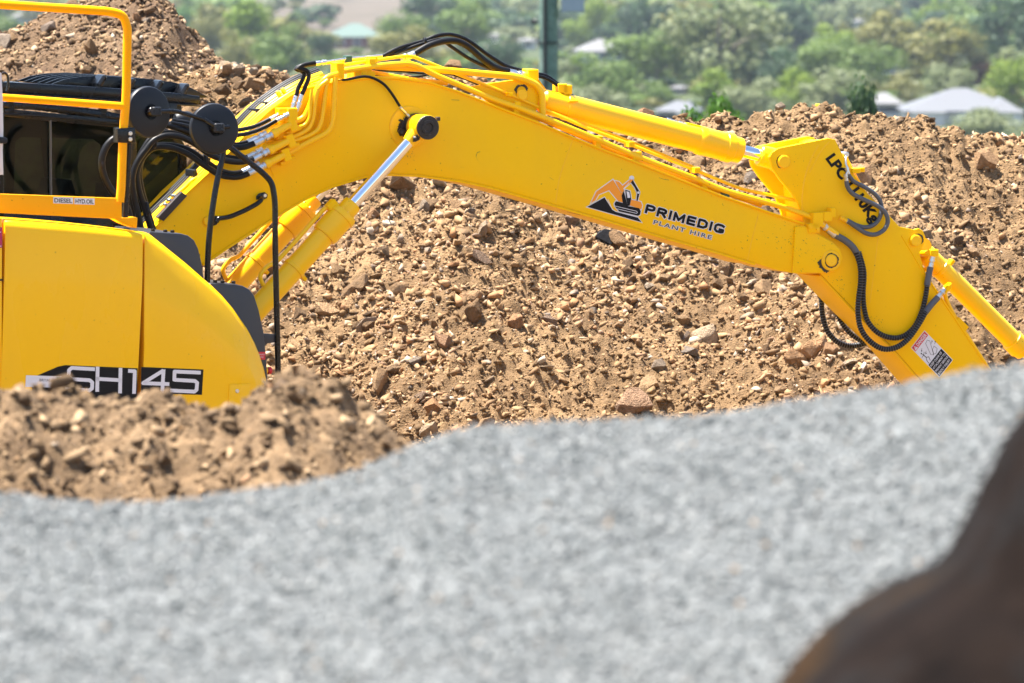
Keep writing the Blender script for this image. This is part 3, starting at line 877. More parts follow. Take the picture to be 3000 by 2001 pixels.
# ---- boom cylinders, one on each side
def mirror_w(p): return p - N * (2 * N.dot(p - C0))
def boom_cylinder(side):
    w = 0.31
    A = P(1237, 372, w); B = P(600, 1074, w)
    if side < 0: A, B = mirror_w(A), mirror_w(B)
    d = (B - A).normalized()
    def at(px, py):
        q = P(px, py, w)
        if side < 0: q = mirror_w(q)
        return (q - A).dot(d)
    s_rod0, s_g0, s_g1, s_h0, s_h1 = at(1188, 416), at(1029, 592), at(1004, 620), at(1003, 621), at(948, 690)
    L = (B - A).length
    cyl = lathe('boom_cylinder', A, B, [(s_h1, 0.07), (s_h1 + 0.002, 0.068), (L, 0.068)], YEL, EX)
    lathe('rod', A, B, [(s_rod0 - 0.05, 0.039), (s_h0, 0.039)], CHROME, cyl)
    lathe('gland', A, B, [(s_g0 - 0.002, 0.048), (s_g0, 0.056), (s_g0 + 0.012, 0.060), (s_g1, 0.060), (s_h0, 0.060)], YEL, cyl)
    lathe('head', A, B, [(s_h0, 0.088), (s_h0 + 0.006, 0.092), (s_h0 + 0.035, 0.092), (s_h0 + 0.038, 0.086), (s_h1 - 0.02, 0.086), (s_h1, 0.078), (s_h1 + 0.004, 0.066)], YEL, cyl)
    u = d.orthogonal().normalized(); v = d.cross(u)
    for k in range(10):
        a = 2 * math.pi * k / 10
        q = A + d * (s_h0 - 0.012) + (u * math.cos(a) + v * math.sin(a)) * 0.075
        lathe('bolt', q, q + d, [(0, 0.008), (0.002, 0.0095), (0.02, 0.0095)], YEL, cyl, 8)
    # strap and feed pipe along the barrel
    m1 = at(862, 786)
    lathe('strap', A, B, [(m1 - 0.014, 0.071), (m1 - 0.012, 0.074), (m1 + 0.012, 0.074), (m1 + 0.014, 0.071)], YEL, cyl)
    side_v = (Vector((0, 0, 1)) - d * d.z).normalized() * -1
    e1 = A + d * (s_h0 + 0.03) - N * side * 0.02 + F * -0.09 * 1 + Vector((0, 0, -0.02))
    pth = [A + d * (s_h0 + 0.02) - side_v * 0.095, A + d * (s_h0 + 0.07) - side_v * 0.112, A + d * (m1 - 0.12) - side_v * 0.108, A + d * (m1 + 0.06) - side_v * 0.108, A + d * (m1 + 0.11) - side_v * 0.135,
           A + d * (m1 + 0.19) - side_v * 0.13, A + d * (m1 + 0.21) - side_v * 0.07]
    tube('feed_pipe', pth, 0.0135, YEL, cyl, 'fillet', 10, 0.03)
    box3('port_block', A + d * (s_h0 + 0.02) - side_v * 0.095, d * 0.035, side_v * 0.024, N * 0.028, YEL, cyl, 0.008)
    q = A + d * m1 + side_v * 0.082
    box3('strap_lug', q, d * 0.012, side_v * 0.022, N * 0.018, YEL, cyl)
    # rod eye with its greasy cap
    wn, wf = (0.40, 0.22) if side > 0 else (-0.22, -0.40)
    a1 = P(1237, 372, w)
    c = a1 + N * (0) if side > 0 else mirror_w(a1)
    n0, n1 = c - N * 0.085, c + N * 0.085
    lathe('rod_eye', n0, n1, [(0, 0.070), (0.006, 0.076), (0.164, 0.076), (0.17, 0.070)], YEL, cyl, 36)
    lathe('eye_seal', c - N * 0.105, c, [(0, 0.066), (0.004, 0.080), (0.035, 0.079), (0.040, 0.07)], GREASE, cyl, 30)
    lathe('rod_neck', A, B, [(0.03, 0.052), (0.085, 0.050), (s_rod0 - 0.005, 0.0385), (s_rod0 + 0.003, 0.038)], YEL, cyl)
    e = n1 if side > 0 else n0
    sg = N if side > 0 else -N
    lathe('pin_cap', e - sg * 0.004, e + sg, [(0, 0.072), (0.006, 0.0735), (0.012, 0.070), (0.013, 0.045), (0.02, 0.043), (0.021, 0.030), (0.012, 0.026)], GREASE, cyl, 36)
    box3('pin_lock', e - sg * 0.03 + F * 0.078 + Vector((0, 0, 0.05)), F * 0.012, Vector((0, 0, 0.012)), N * 0.016, RUSTP, cyl)
    return cyl
cylA = boom_cylinder(1)
cylB = boom_cylinder(-1)
cylA['label'] = 'boom cylinder on the near side with chrome rod'
cylB['label'] = 'boom cylinder on the far side of the boom'
def smear(name, cx, cy, r0, r1, w, parent, seed, a0=0, a1=6.283, n=150):
    """an irregular collar of grease on a plate"""
    rg = np.random.default_rng(seed)
    V, Fc = [], []
    def sm(k):
        q = np.convolve(rg.random(n + 1 + 2 * k), np.ones(k) / k, 'same')[k:-k]
        return (q - q.min()) / (q.max() - q.min())
    ns = 0.55 * sm(25) + 0.3 * sm(7) + 0.15 * sm(3)
    for i in range(n + 1):
        a = a0 + (a1 - a0) * i / n
        fade = min(1.0, 6 * i / n, 6 * (n - i) / n) if a1 - a0 < 6 else 1.0
        k = r0 + (r1 - r0) * (0.12 + 0.88 * ns[i]) * fade
        V += [P(cx + r0 * math.cos(a) * 0.92, cy + r0 * math.sin(a), w), P(cx + k * math.cos(a) * 0.93, cy + k * math.sin(a), w)]
    for i in range(n): Fc.append((2 * i, 2 * i + 1, 2 * i + 3, 2 * i + 2))
    return obj(name, V, Fc, GREASE, parent)
smear('grease_smear', 1192, 366, 8, 46, HB + 0.0135, boom, 5, 0, 6.283)
smear('grease_smear', 2437, 763, 18, 25, HB + 0.0262, boom, 6)
smear('grease_smear', 2432, 765, 28, 44, HB + 0.0178, boom, 7, 1.6, 3.4)
def specks(name, n, cx, cy, sx, sy, w, parent, seed, ang=0.9, l0=2, l1=11):
    rg = np.random.default_rng(seed)
    V, Fc = [], []
    for i in range(n):
        x, y = cx + rg.normal() * sx, cy + rg.normal() * sy
        a = ang + rg.normal() * 0.5; L = l0 + (l1 - l0) * rg.random() ** 3; t = 0.7 + 1.0 * rg.random()
        d = np.array([math.cos(a), math.sin(a)]) * L / 2; q = np.array([-math.sin(a), math.cos(a)]) * t / 2
        b = len(V)
        for s in (d + q * 0.3, q, -d * 0.9, -q): V.append(P(x + s[0], y + s[1], w))
        Fc.append((b, b + 1, b + 2, b + 3))
    return obj(name, V, Fc, GREASE, parent)
specks('grease_specks', 55, 2300, 690, 62, 26, HB + 0.0015, boom, 9)
specks('grease_specks', 40, 2385, 735, 32, 28, HB + 0.0175, boom, 10)
specks('grease_specks', 22, 1198, 452, 10, 9, HB + 0.0135, boom, 11, 0.9, 2, 9)

def lump(name, x, y, w, r, parent, seed):
    pv, pf = hull_proto(seed, 14, 0.9)
    c = P(x, y, w)
    return obj(name, [c + Vector(q) * r for q in pv], [tuple(int(i) for i in f) for f in pf], GREASE, parent, smooth=180)
lump('grease_lump', 1216, 408, 0.37, 0.028, boom, 801); lump('grease_lump', 1224, 400, 0.38, 0.022, boom, 802); lump('grease_lump', 1180, 388, 0.24, 0.03, boom, 803)
def scratch(pts, parent, w):
    V, Fc = [], []
    for i, (x, y) in enumerate(pts):
        V += [P(x, y, w), P(x + 0.9, y + 1.1, w)]
    for i in range(len(pts) - 1): Fc.append((2 * i, 2 * i + 1, 2 * i + 3, 2 * i + 2))
    return obj('scratch', V, Fc, RUSTP, parent)
for q in (((1406, 444), (1398, 446), (1394, 458), (1400, 470), (1408, 478), (1414, 486)), ((1608, 518), (1614, 522), (1622, 527)), ((1760, 400), (1775, 404)), ((1322, 292), (1345, 293)), ((1930, 520), (1945, 525), (1960, 527)), ((1660, 620), (1700, 629))):
    scratch(q, boom, HB + 0.0015)
specks('grease_specks', 30, 1700, 480, 330, 70, HB + 0.0015, boom, 41, 0.3, 1, 6)
specks('grease_specks', 24, 900, 430, 120, 90, HB + 0.0015, boom, 42, 0.5, 1, 4)

# ---- arm: two side plates on a boxed core, open fork for the cylinder at the rear
HA = 0.15
ARM_BACK = [(2255, 460), (2262, 447), (2281, 434), (2427, 405), (2447, 409)]
ARM_TOP = [(2475, 466), (2533, 557), (2590, 615), (2635, 664), (2679, 673), (2692, 669), (2704, 676), (2712, 694), (2708, 715), (2694, 742), (2712, 806), (2810, 950), (2903, 1089), (3105, 1390), (3120, 1450)]
ARM_BOT = [(3090, 1500), (3030, 1480), (2890, 1318), (2708, 1124), (2606, 1008), (2507, 912), (2405, 805), (2370, 720), (2350, 630), (2335, 590), (2319, 567), (2284, 525), (2262, 493)]
arm = prism('arm', [(2400, 420), (2425, 412), (2442, 416)] + [(p[0] - 5, p[1] + 3) for p in ARM_TOP[:4]] + [(2668, 690), (2690, 748), (2705, 806), (2803, 950), (2896, 1090), (3095, 1385), (3105, 1440), (3080, 1490)] +
            [(p[0] + 3, p[1] - 2) for p in ARM_BOT[1:7]] + [(2378, 716), (2362, 640), (2352, 560), (2362, 500)], -HA + 0.001, HA - 0.001, YEL, EX, 0.004, 25)
for s in (1, -1):
    w0, w1 = (HA - 0.02, HA + 0.006) if s > 0 else (-HA - 0.006, -HA + 0.02)
    bmpts = ARM_BACK + ARM_TOP + ARM_BOT
    if s > 0:
        plate = prism('side_plate', bmpts, w0, w1, YEL, arm, 0.004)
    else:
        o2 = plate.copy(); C.objects.link(o2); o2.parent = arm; o2.location = -N * (2 * HA - 0.014)
ptube('weld_bead', [(2398, 425), (2375, 470), (2356, 530), (2350, 600), (2358, 650)], HA + 0.006, 0.005, YEL, arm, 'smooth', 6)
ptube('weld_bead', [(2430, 415), (2408, 440), (2372, 505)], HA + 0.006, 0.004, YEL, arm, 'smooth', 6)
ptube('weld_bead', [(2574, 680), (2560, 800), (2548, 890)], HA + 0.006, 0.003, YEL, arm, 'smooth', 6)
# bottom and top wear strips
prism('bottom_flange', band([(2405, 807), (2507, 914), (2606, 1010), (2708, 1127), (2890, 1321)], 5, 1), -HA - 0.014, HA + 0.014, YEL, arm, 0.002)
prism('top_flange', band([(2640, 690), (2712, 810), (2810, 953), (2903, 1092), (3090, 1370)], 5, -1), -HA - 0.012, HA + 0.012, YEL, arm, 0.002)
# pins and collars
for x, y, r, m in ((2299, 474, 0.042, YEL), (2684, 705, 0.037, YEL)):
    pin('pin', x, y, -HA - 0.03, HA + 0.030, r, m, arm)
smear('grease_smear', 2297, 475, 19, 26, HA + 0.0085, arm, 16, 2.0, 4.6)
smear('grease_smear', 2686, 704, 17, 24, HA + 0.0085, arm, 17, 4.2, 7.0)
specks('grease_specks', 26, 2462, 835, 12, 18, HA + 0.0075, arm, 21, 1.3, 2, 10)
specks('grease_specks', 26, 2567, 945, 10, 14, HA + 0.0075, arm, 22, 1.3, 2, 6)
specks('grease_specks', 22, 2345, 500, 30, 50, HA + 0.0075, arm, 23, 1.0, 1, 3)
# grease lines running down the upper edge of the arm
ptube('grease_line', [(2478, 470), (2510, 530), (2545, 600), (2600, 665), (2690, 800), (2790, 945), (2890, 1092)], HA - 0.05, 0.008, YEL, arm)
ptube('grease_line', [(2476, 452), (2510, 520), (2560, 600), (2625, 680), (2715, 815), (2800, 940), (2900, 1092)], HA - 0.09, 0.008, YEL, arm)
for x, y in ((2500, 498), (2518, 497), (2655, 700), (2715, 790)):
    box3('pipe_clip', P(x, y, HA - 0.06), F * 0.022, Vector((0, 0, 0.014)), N * 0.035, YEL, arm)

# ---- arm cylinder on top of the boom
def two(p): return P(p[0], p[1], 0)
A, B = two((1535, 282)), two((2299, 474))
d = (B - A).normalized()
sp = lambda x: (P(x, 282 + (x - 1535) * 192 / 764, 0) - A).dot(d)
acyl = lathe('arm_cylinder', A, B, [(sp(1575), 0.05), (sp(1590), 0.076), (sp(1652), 0.078), (sp(1654), 0.083), (sp(1662), 0.083), (sp(1664), 0.080), (sp(2040), 0.080)], YEL, EX, 40)
lathe('head', A, B, [(sp(2040), 0.081), (sp(2046), 0.090), (sp(2060), 0.092), (sp(2062), 0.089), (sp(2118), 0.089), (sp(2120), 0.093), (sp(2140), 0.093), (sp(2143), 0.082), (sp(2166), 0.080), (sp(2171), 0.062)], YEL, acyl, 40)
lathe('rod', A, B, [(sp(2160), 0.0405), (sp(2226), 0.0405)], CHROME, acyl)
lathe('rod_neck', A, B, [(sp(2222), 0.058), (sp(2226), 0.066), (sp(2262), 0.070), (sp(2290), 0.060)], YEL, acyl)
lathe('rod_eye', B - N * 0.11, B + N * 0.11, [(0, 0.070), (0.006, 0.076), (0.214, 0.076), (0.22, 0.070)], YEL, acyl, 36)
lathe('base_eye', A - N * 0.075, A + N * 0.075, [(0, 0.075), (0.15, 0.075)], YEL, acyl, 30)
lathe('eye_seal', B + N * 0.105, B + N, [(0, 0.074), (0.006, 0.078), (0.02, 0.078), (0.022, 0.07)], GREASE, acyl, 30)
for x, y, a in ((1640, 258, 0.05), (1655, 262, 0.05)):
    box3('hose_clip', P(x, y, -0.02), F * 0.028, Vector((0, 0, 0.028)), N * 0.05, YEL, acyl)
box3('pipe_tab', P(1678, 296, 0.07), F * 0.03, Vector((0, 0, 0.006)), N * 0.02, YEL, acyl)
# pipe and connectors on the far upper side
ptube('port_pipe', [(1700, 300, -0.05), (1850, 338, -0.06), (1985, 366, -0.06)], -0.06, 0.012, YEL, acyl)
fitting('hose_end', (1952, 351), (2010, 368), -0.03, 0.014, STEEL, acyl)
box3('port_block', P(2030, 374, -0.02), d * 0.05, d.cross(N) * 0.022, N * 0.03, YEL, acyl)
box3('port_block', P(2060, 382, -0.02), d * 0.03, d.cross(N) * 0.016, N * 0.03, YEL, acyl)
ptube('hose', [(1925, 344, -0.03), (1955, 352, -0.03)], -0.03, 0.012, RUB, acyl, 'line')
# bracket plates that carry the cylinder base, on the boom
BRK = [(1375, 254), (1440, 243), (1490, 236), (1518, 233), (1560, 247), (1578, 262), (1580, 290), (1566, 345), (1600, 372), (1540, 352), (1450, 314)]
for w0, w1 in ((0.09, 0.115), (-0.115, -0.09)):
    br = prism('cylinder_bracket', BRK, w0, w1, YEL, boom, 0.004)
pin('pin', 1532, 277, -0.14, 0.135, 0.036, YEL, boom)
smear('grease_smear', 1528, 268, 15, 26, 0.117, boom, 31, 2.6, 6.4)

# ---- bucket cylinder along the arm
A, B = two((2690, 722)), two((3300, 1330))
d = (B - A).normalized()
bcyl = lathe('bucket_cylinder', A, B, [(0.06, 0.05), (0.075, 0.064), (0.20, 0.064), (0.203, 0.069), (0.222, 0.069), (0.225, 0.064), (0.92, 0.064)], YEL, EX, 36)
lathe('head', A, B, [(0.92, 0.064), (0.925, 0.074), (1.0, 0.075), (1.005, 0.066), (1.04, 0.062)], YEL, bcyl, 36)
lathe('rod', A, B, [(1.03, 0.034), (1.5, 0.034)], CHROME, bcyl)
lathe('base_eye', A - N * 0.07, A + N * 0.07, [(0, 0.06), (0.14, 0.06)], YEL, bcyl, 28)
ptube('feed_pipe', [(2765, 845, 0.07), (2772, 876, 0.07), (2790, 915, 0.07), (2850, 1010, 0.07), (2920, 1120, 0.07), (3000, 1250, 0.05)], 0.07, 0.0145, YEL, bcyl)
box3('pipe_clamp', P(2812, 950, 0.07), d * 0.05, d.cross(N) * 0.022, N * 0.03, YEL, bcyl)
box3('strap_lug', P(2776, 779, 0.0), d * 0.012, d.cross(N) * 0.05, N * 0.03, YEL, bcyl)

# ---- pipes over the boom
pipes = [
    ('oil_pipe', [(989, 211), (1069, 198), (1130, 190), (1195, 186), (1222, 192), (1275, 220), (1360, 255), (1450, 293), (1509, 312), (1592, 344), (1749, 408), (1860, 456), (2050, 528), (2117, 557), (2250, 594), (2293, 606), (2357, 628), (2392, 645)], 0.17, 0.0175, YEL, 'fillet'),
    ('oil_pipe', [(999, 192), (1085, 178), (1196, 163), (1214, 167), (1292, 198), (1450, 260), (1487, 274), (1583, 316), (1717, 374), (1844, 422), (2036, 498), (2150, 545), (2182, 556), (2250, 570), (2330, 587), (2405, 605), (2440, 624)], 0.12, 0.0105, YEL, 'fillet'),
    ('oil_pipe', [(1100, 194), (1241, 201), (1350, 210), (1450, 219), (1498, 223), (1541, 233), (1573, 249), (1588, 272), (1590, 345)], 0.13, 0.021, YEL, 'fillet'),
    ('oil_pipe', [(1060, 206), (1200, 232), (1310, 244)], 0.10, 0.014, YEL, 'fillet'),
    ('oil_pipe', [(1420, 282), (1600, 356), (1750, 421), (1860, 470), (2050, 541), (2230, 602)], 0.10, 0.014, YEL, 'fillet'),
    ('oil_pipe', [(1600, 322), (1720, 366), (1850, 415), (2040, 492)], 0.08, 0.008, YEL, 'fillet'),
]
for nm, pts, w, r, m, md in pipes: ptube(nm, pts, w, r, m, boom, md, 12, 0.06)
for x, y, s in ((1860, 456, 0.03), (1749, 408, 0.024), (2036, 498, 0.02), (1844, 422, 0.02), (1510, 306, 0.02), (1490, 276, 0.014), (1190, 186, 0.02), (1085, 180, 0.022), (2240, 592, 0.022)):
    box3('pipe_clamp', P(x, y, 0.14), F * s, Vector((0, 0, s * 0.9)), N * 0.04, YEL, boom, 0.004)
for x, y in ((1508, 322), (1748, 420), (1860, 470), (1060, 212), (2060, 545)):
    box3('pipe_stand', P(x, y, 0.14), F * 0.018, Vector((0, 0, 0.035)), N * 0.03, YEL, boom, 0.003)
box3('pipe_clamp', P(2124, 576, 0.14), F * 0.018, Vector((0, 0, 0.03)), N * 0.03, GRN, boom, 0.003)
# manifold where the pipes turn down the side plate
box3('manifold_block', P(989, 206, 0.17), F * 0.026, Vector((0, 0, 0.050)), N * 0.05, YEL, boom, 0.006)
box3('manifold_block', P(1055, 208, 0.10), F * 0.055, Vector((0, 0, 0.02)), N * 0.06, YEL, boom, 0.004)
box3('pipe_bridge', P(1058, 222, 0.10), F * 0.07, Vector((0, 0, 0.03)), N * 0.06, YEL, boom, 0.004)
box3('clamp_cap', P(1090, 174, 0.12), F * 0.026, Vector((0, 0, 0.018)), N * 0.03, YEL, boom, 0.003)
box3('clamp_cap', P(1018, 174, 0.06), F * 0.020, Vector((0, 0, 0.022)), N * 0.03, GRN, boom, 0.003)
# pipes down the near side plate
side_pipes = [
    ([(835, 366), (862, 357), (890, 346), (904, 320), (916, 286), (935, 249), (957, 226), (990, 216)], 0.0175),
    ([(826, 412), (880, 392), (905, 376), (916, 352), (922, 300), (930, 258), (960, 236)], 0.0150),
    ([(850, 372), (892, 370), (908, 345), (910, 290), (914, 262)], 0.010),
    ([(850, 416), (905, 398), (932, 380), (942, 355), (950, 300), (957, 243), (962, 230)], 0.0160),
    ([(830, 457), (870, 434), (914, 411), (952, 393), (970, 374), (975, 348), (978, 290), (981, 240), (984, 226)], 0.0175),
]
for i, (pts, r) in enumerate(side_pipes):
    ptube('side_pipe', [(p[0], p[1], 0.235 + 0.012 * (i % 3)) for p in pts], 0.24, r, YEL, boom, 'fillet', 12, 0.09)
ptube('side_pipe', [(905, 330, 0.22), (935, 262, 0.22), (940, 250, 0.2)], 0.22, 0.012, YEL, boom, 'fillet')

# ---- hydraulic hoses and their ends
rows = [((809, 353), (845, 334), (868, 330)), ((744, 421), (797, 394), (852, 364)), ((741, 466), (787, 442), (845, 413)), ((727, 508), (777, 483), (832, 454))]
for i, (a, b, c) in enumerate(rows):
    for j, (w, dx, dy, q) in enumerate(((0.30, 0, 0, 1.0), (0.245, -18, -4, 0.9))):
        r = 0.0185 if i else 0.013
        fitting('hose_end', (a[0] + dx, a[1] + dy), (b[0] + dx, b[1] + dy), w, r * q, STEEL, EX)
        if i:
            p0, p1 = P(b[0] + dx, b[1] + dy, w), P(c[0] + dx * 0.4, c[1] + dy * 0.4, w)
            L = (p1 - p0).length
            lathe('pipe_union', p0, p1, [(0, 0.026 * q), (0.004, 0.029 * q), (0.03, 0.029 * q), (0.034, 0.023 * q), (L * 0.9, 0.022 * q), (L * 0.91, 0.018), (L, 0.018)], YEL, EX, 14)
for x, y in ((850, 364), (845, 412), (832, 453)):
    a = (P(x + 20, y - 9, 0.27) - P(x, y, 0.27)).normalized()
    up = a.cross(N)
    box3('clamp_block', P(x, y, 0.26), a * 0.026, up * 0.040, N * 0.05, YEL, EX, 0.005)
    box3('clamp_rail', P(x + 6, y + 18, 0.24), a * 0.05, up * 0.012, N * 0.035, YEL, EX, 0.003)
    box3('clamp_rail', P(x - 22, y - 14, 0.225), a * 0.034, up * 0.016, N * 0.03, YEL, EX, 0.004)
box3('valve_block', P(850, 333, 0.26), F * 0.03, Vector((0, 0, 0.036)), N * 0.05, YEL, EX, 0.005)
box3('valve_block', P(832, 326, 0.24), F * 0.045, Vector((0, 0, 0.02)), N * 0.04, YEL, EX, 0.004)
hoses = [
    ('hose', [(728, 508), (705, 517), (685, 519), (647, 513), (594, 482), (549, 451), (491, 431), (446, 435), (417, 464), (402, 504), (406, 549), (420, 598), (435, 647), (448, 690)], 0.30, 0.0185),
    ('hose', [(709, 504), (684, 508), (647, 500), (600, 470), (555, 440), (500, 425), (455, 428), (424, 452), (409, 500), (414, 549), (428, 600), (443, 650), (455, 690)], 0.245, 0.0165),
    ('hose', [(742, 465), (710, 474), (662, 470), (618, 454), (570, 421), (529, 401), (487, 397), (452, 410), (427, 439), (400, 478), (388, 520), (392, 570), (404, 625), (418, 690)], 0.34, 0.0185),
    ('hose', [(724, 461), (700, 464), (655, 458), (610, 440), (565, 410), (520, 392), (480, 388), (446, 402), (418, 440), (396, 490), (384, 540), (390, 600), (404, 660), (412, 700)], 0.27, 0.0165),
    ('hose', [(745, 420), (715, 431), (685, 431), (640, 420), (595, 405), (554, 388), (516, 374), (480, 366), (440, 370), (410, 392)], 0.30, 0.0185),
    ('hose', [(727, 417), (690, 424), (650, 412), (600, 392), (554, 376), (510, 366), (470, 362), (430, 376)], 0.24, 0.0165),
    ('hose', [(809, 353), (774, 373), (733, 389), (694, 396), (650, 396), (600, 386), (550, 370), (500, 360)], 0.30, 0.013),
    ('hose', [(791, 349), (749, 369), (694, 381), (650, 380), (600, 372), (550, 360), (505, 352)], 0.245, 0.013),
    ('hose', [(345, 401), (326, 412), (310, 432), (298, 470), (304, 513), (321, 549), (345, 580), (372, 610), (384, 660)], 0.55, 0.021),
    ('hose', [(868, 282), (874, 257), (888, 230), (891, 215), (880, 206), (866, 203), (878, 194), (900, 190), (924, 187)], 0.26, 0.0135),
    ('hose', [(884, 278), (897, 248), (905, 225), (902, 210), (888, 203), (872, 200), (885, 192), (905, 187), (924, 184)], 0.29, 0.0135),
    ('hose', [(1211, 159, 0.06), (1260, 132, 0.05), (1308, 120, 0.04), (1340, 121, 0.03), (1372, 137, 0.02), (1420, 178, 0.02), (1455, 200, 0.02), (1491, 209, 0.02)], 0.02, 0.0205),
    ('hose', [(1110, 171, 0.02), (1164, 143, 0.0), (1244, 119, -0.02), (1276, 106, -0.02), (1318, 101, -0.03), (1356, 111, -0.03), (1388, 130, -0.03), (1420, 154, -0.03), (1450, 174, -0.03), (1484, 194, -0.03), (1541, 210, -0.03), (1567, 216, -0.03), (1599, 222, -0.03), (1627, 241, -0.03), (1645, 256, -0.03)], 0.0, 0.0125),
    ('hose', [(1110, 174, 0.0), (1180, 148, 0.0), (1244, 126, 0.0), (1290, 117, 0.0), (1324, 138, 0.0), (1372, 170, 0.0), (1420, 194, 0.0), (1455, 206, 0.0), (1490, 212, 0.0)], 0.0, 0.0115),
    ('hose', [(1567, 221, 0.0), (1599, 229, 0.0), (1637, 252, 0.0), (1660, 268, 0.0), (1680, 284, -0.04)], 0.0, 0.011),
    ('hose', [(989, 238, 0.19), (1021, 232, 0.2), (1069, 224, 0.2), (1094, 229, 0.21), (1126, 248, 0.215), (1149, 276, 0.22), (1171, 311, 0.225)], 0.2, 0.0085),
    ('cable', [(1085, 206, 0.05), (1180, 209, 0.05), (1244, 216, 0.05), (1308, 215, 0.05), (1356, 229, 0.05), (1420, 258, 0.05), (1480, 290, 0.05)], 0.05, 0.007),
    ('cable', [(1085, 222, 0.06), (1160, 226, 0.06), (1215, 226, 0.06), (1258, 218, 0.06)], 0.06, 0.007),
]
for nm, pts, w, r in hoses: ptube(nm, pts, w, r, RUB, EX)
# cable ties round the hoses
for x, y, w, r in ((452, 418, 0.32, 0.034), (604, 470, 0.29, 0.03), (297, 480, 0.55, 0.025), (1244, 119, 0.0, 0.02), (428, 612, 0.30, 0.045)):
    a = P(x, y, w)
    lathe('cable_tie', a - F * 0.006, a + F, [(0, r * 0.96), (0.001, r), (0.012, r), (0.013, r * 0.96)], BLKM, EX, 14)
# silver ends on the boom
fitting('hose_end', (868, 281), (858, 314), 0.26, 0.0135, STEEL, EX)
fitting('hose_end', (884, 277), (874, 313), 0.29, 0.0135, STEEL, EX)
ptube('elbow', [(858, 313, 0.26), (854, 322, 0.26), (843, 328, 0.25)], 0.26, 0.011, STEEL, EX, 'fillet', 10, 0.02)
ptube('elbow', [(874, 312, 0.29), (870, 324, 0.29), (858, 332, 0.28)], 0.29, 0.011, STEEL, EX, 'fillet', 10, 0.02)
fitting('hose_end', (922, 186), (956, 181), 0.08, 0.0135, STEEL, EX)
ptube('steel_pipe', [(954, 181), (1015, 172), (1120, 162)], 0.08, 0.0075, STEEL, EX, 'line')
ptube('steel_pipe', [(954, 186), (1015, 179), (1120, 168)], 0.06, 0.0065, YEL, EX, 'line')
fitting('hose_end', (1214, 158), (1176, 172), 0.06, 0.0205, STEEL, EX)
fitting('hose_end', (1488, 209), (1537, 219), 0.02, 0.018, STEEL, EX)
fitting('hose_end', (1172, 314), (1204, 348), 0.225, 0.0085, STEEL, EX)
box3('hose_saddle', P(1552, 219, 0.02), F * 0.035, Vector((0, 0, 0.035)), N * 0.06, YEL, EX, 0.005)
prism('hose_saddle_web', [(1540, 225), (1574, 225), (1600, 262), (1560, 262)], -0.06, -0.03, YEL, EX, 0.003)
# bundle climbing the back of the boom
for i, (dx, dy, w, r, m) in enumerate(((0, 0, 0.10, 0.0125, YEL), (-5, -5, 0.07, 0.0125, YEL), (-9, -9, 0.04, 0.010, YEL), (-14, -12, 0.0, 0.013, RUB), (-17, -17, -0.04, 0.013, RUB), (-22, -20, -0.09, 0.012, RUB), (4, 3, 0.13, 0.008, YEL))):
    pts = [(402, 704), (446, 652), (557, 542), (612, 484), (685, 408), (761, 330), (822, 284), (880, 250), (950, 222)]
    ptube('boom_line', [(p[0] + dx, p[1] + dy) for p in pts], w, r, m, boom)
for x, y in ((812, 278), (826, 270)):
    a = (P(840, 262, 0.08) - P(800, 286, 0.08)).normalized()
    lathe('pipe_union', P(x, y, 0.10), P(x, y, 0.10) + a, [(0, 0.014), (0.003, 0.021), (0.02, 0.021), (0.023, 0.015)], YEL, boom, 8)
for x, y in ((562, 513), (600, 470), (745, 326), (560, 505), (772, 306)):
    box3('line_clip', P(x, y, 0.03), F * 0.012, Vector((0, 0, 0.018)), N * 0.07, BLKM, boom, 0.003)
ptube('boom_line', [(470, 605, 0.12), (545, 545, 0.12), (562, 528, 0.12), (590, 516, 0.12)], 0.12, 0.009, YEL, boom)

# ---- hoses on the arm
fitting('hose_end', (2446, 690), (2405, 655), 0.19, 0.02, STEEL, EX)
ptube('pipe_end', [(2384, 640), (2412, 660), (2452, 688)], 0.19, 0.022, YEL, EX, 'line')
ptube('hose_cuff', [(2446, 688), (2478, 706), (2500, 726), (2512, 746)], 0.19, 0.0215, RUBG, EX)
corrugated('corrugated_hose', [(2508, 738, 0.2), (2520, 780, 0.21), (2521, 828, 0.22), (2515, 879, 0.23), (2514, 923, 0.23), (2523, 965, 0.23), (2549, 1000, 0.23), (2587, 1022, 0.23), (2625, 1018, 0.23), (2660, 993, 0.22), (2692, 949, 0.21), (2713, 912, 0.2)], 0.2, 0.019, EX)
corrugated('corrugated_hose', [(2516, 738, 0.17), (2531, 796, 0.175), (2529, 859, 0.18), (2532, 904, 0.18), (2543, 942, 0.185), (2571, 974, 0.185), (2609, 989, 0.185), (2644, 986, 0.185), (2676, 961, 0.185), (2699, 917, 0.18), (2711, 872, 0.18), (2717, 832, 0.18)], 0.18, 0.018, EX)
corrugated('corrugated_hose', [(2407, 845, -0.20), (2407, 885, -0.21), (2410, 925, -0.22), (2423, 968, -0.22), (2447, 997, -0.22), (2479, 1012, -0.22), (2510, 1012, -0.22), (2545, 1000, -0.2), (2600, 950, -0.19)], -0.2, 0.019, EX)
corrugated('corrugated_hose', [(2450, 900, -0.18), (2462, 938, -0.19), (2490, 975, -0.19), (2530, 1000, -0.19), (2580, 1000, -0.19)], -0.19, 0.018, EX)
ptube('hose_cuff', [(2712, 914), (2728, 893), (2748, 871)], 0.2, 0.0205, RUBG, EX, 'line')
fitting('hose_end', (2744, 875), (2768, 848), 0.2, 0.016, STEEL, EX)
box3('elbow_block', P(2775, 843, 0.2), (F * 0.7 + Vector((0, 0, 0.5))) * 0.03, Vector((0, 0, 0.022)), N * 0.026, YEL, EX, 0.006)
ptube('hose_cuff', [(2716, 836), (2721, 806), (2726, 782)], 0.18, 0.0205, RUBG, EX, 'line')
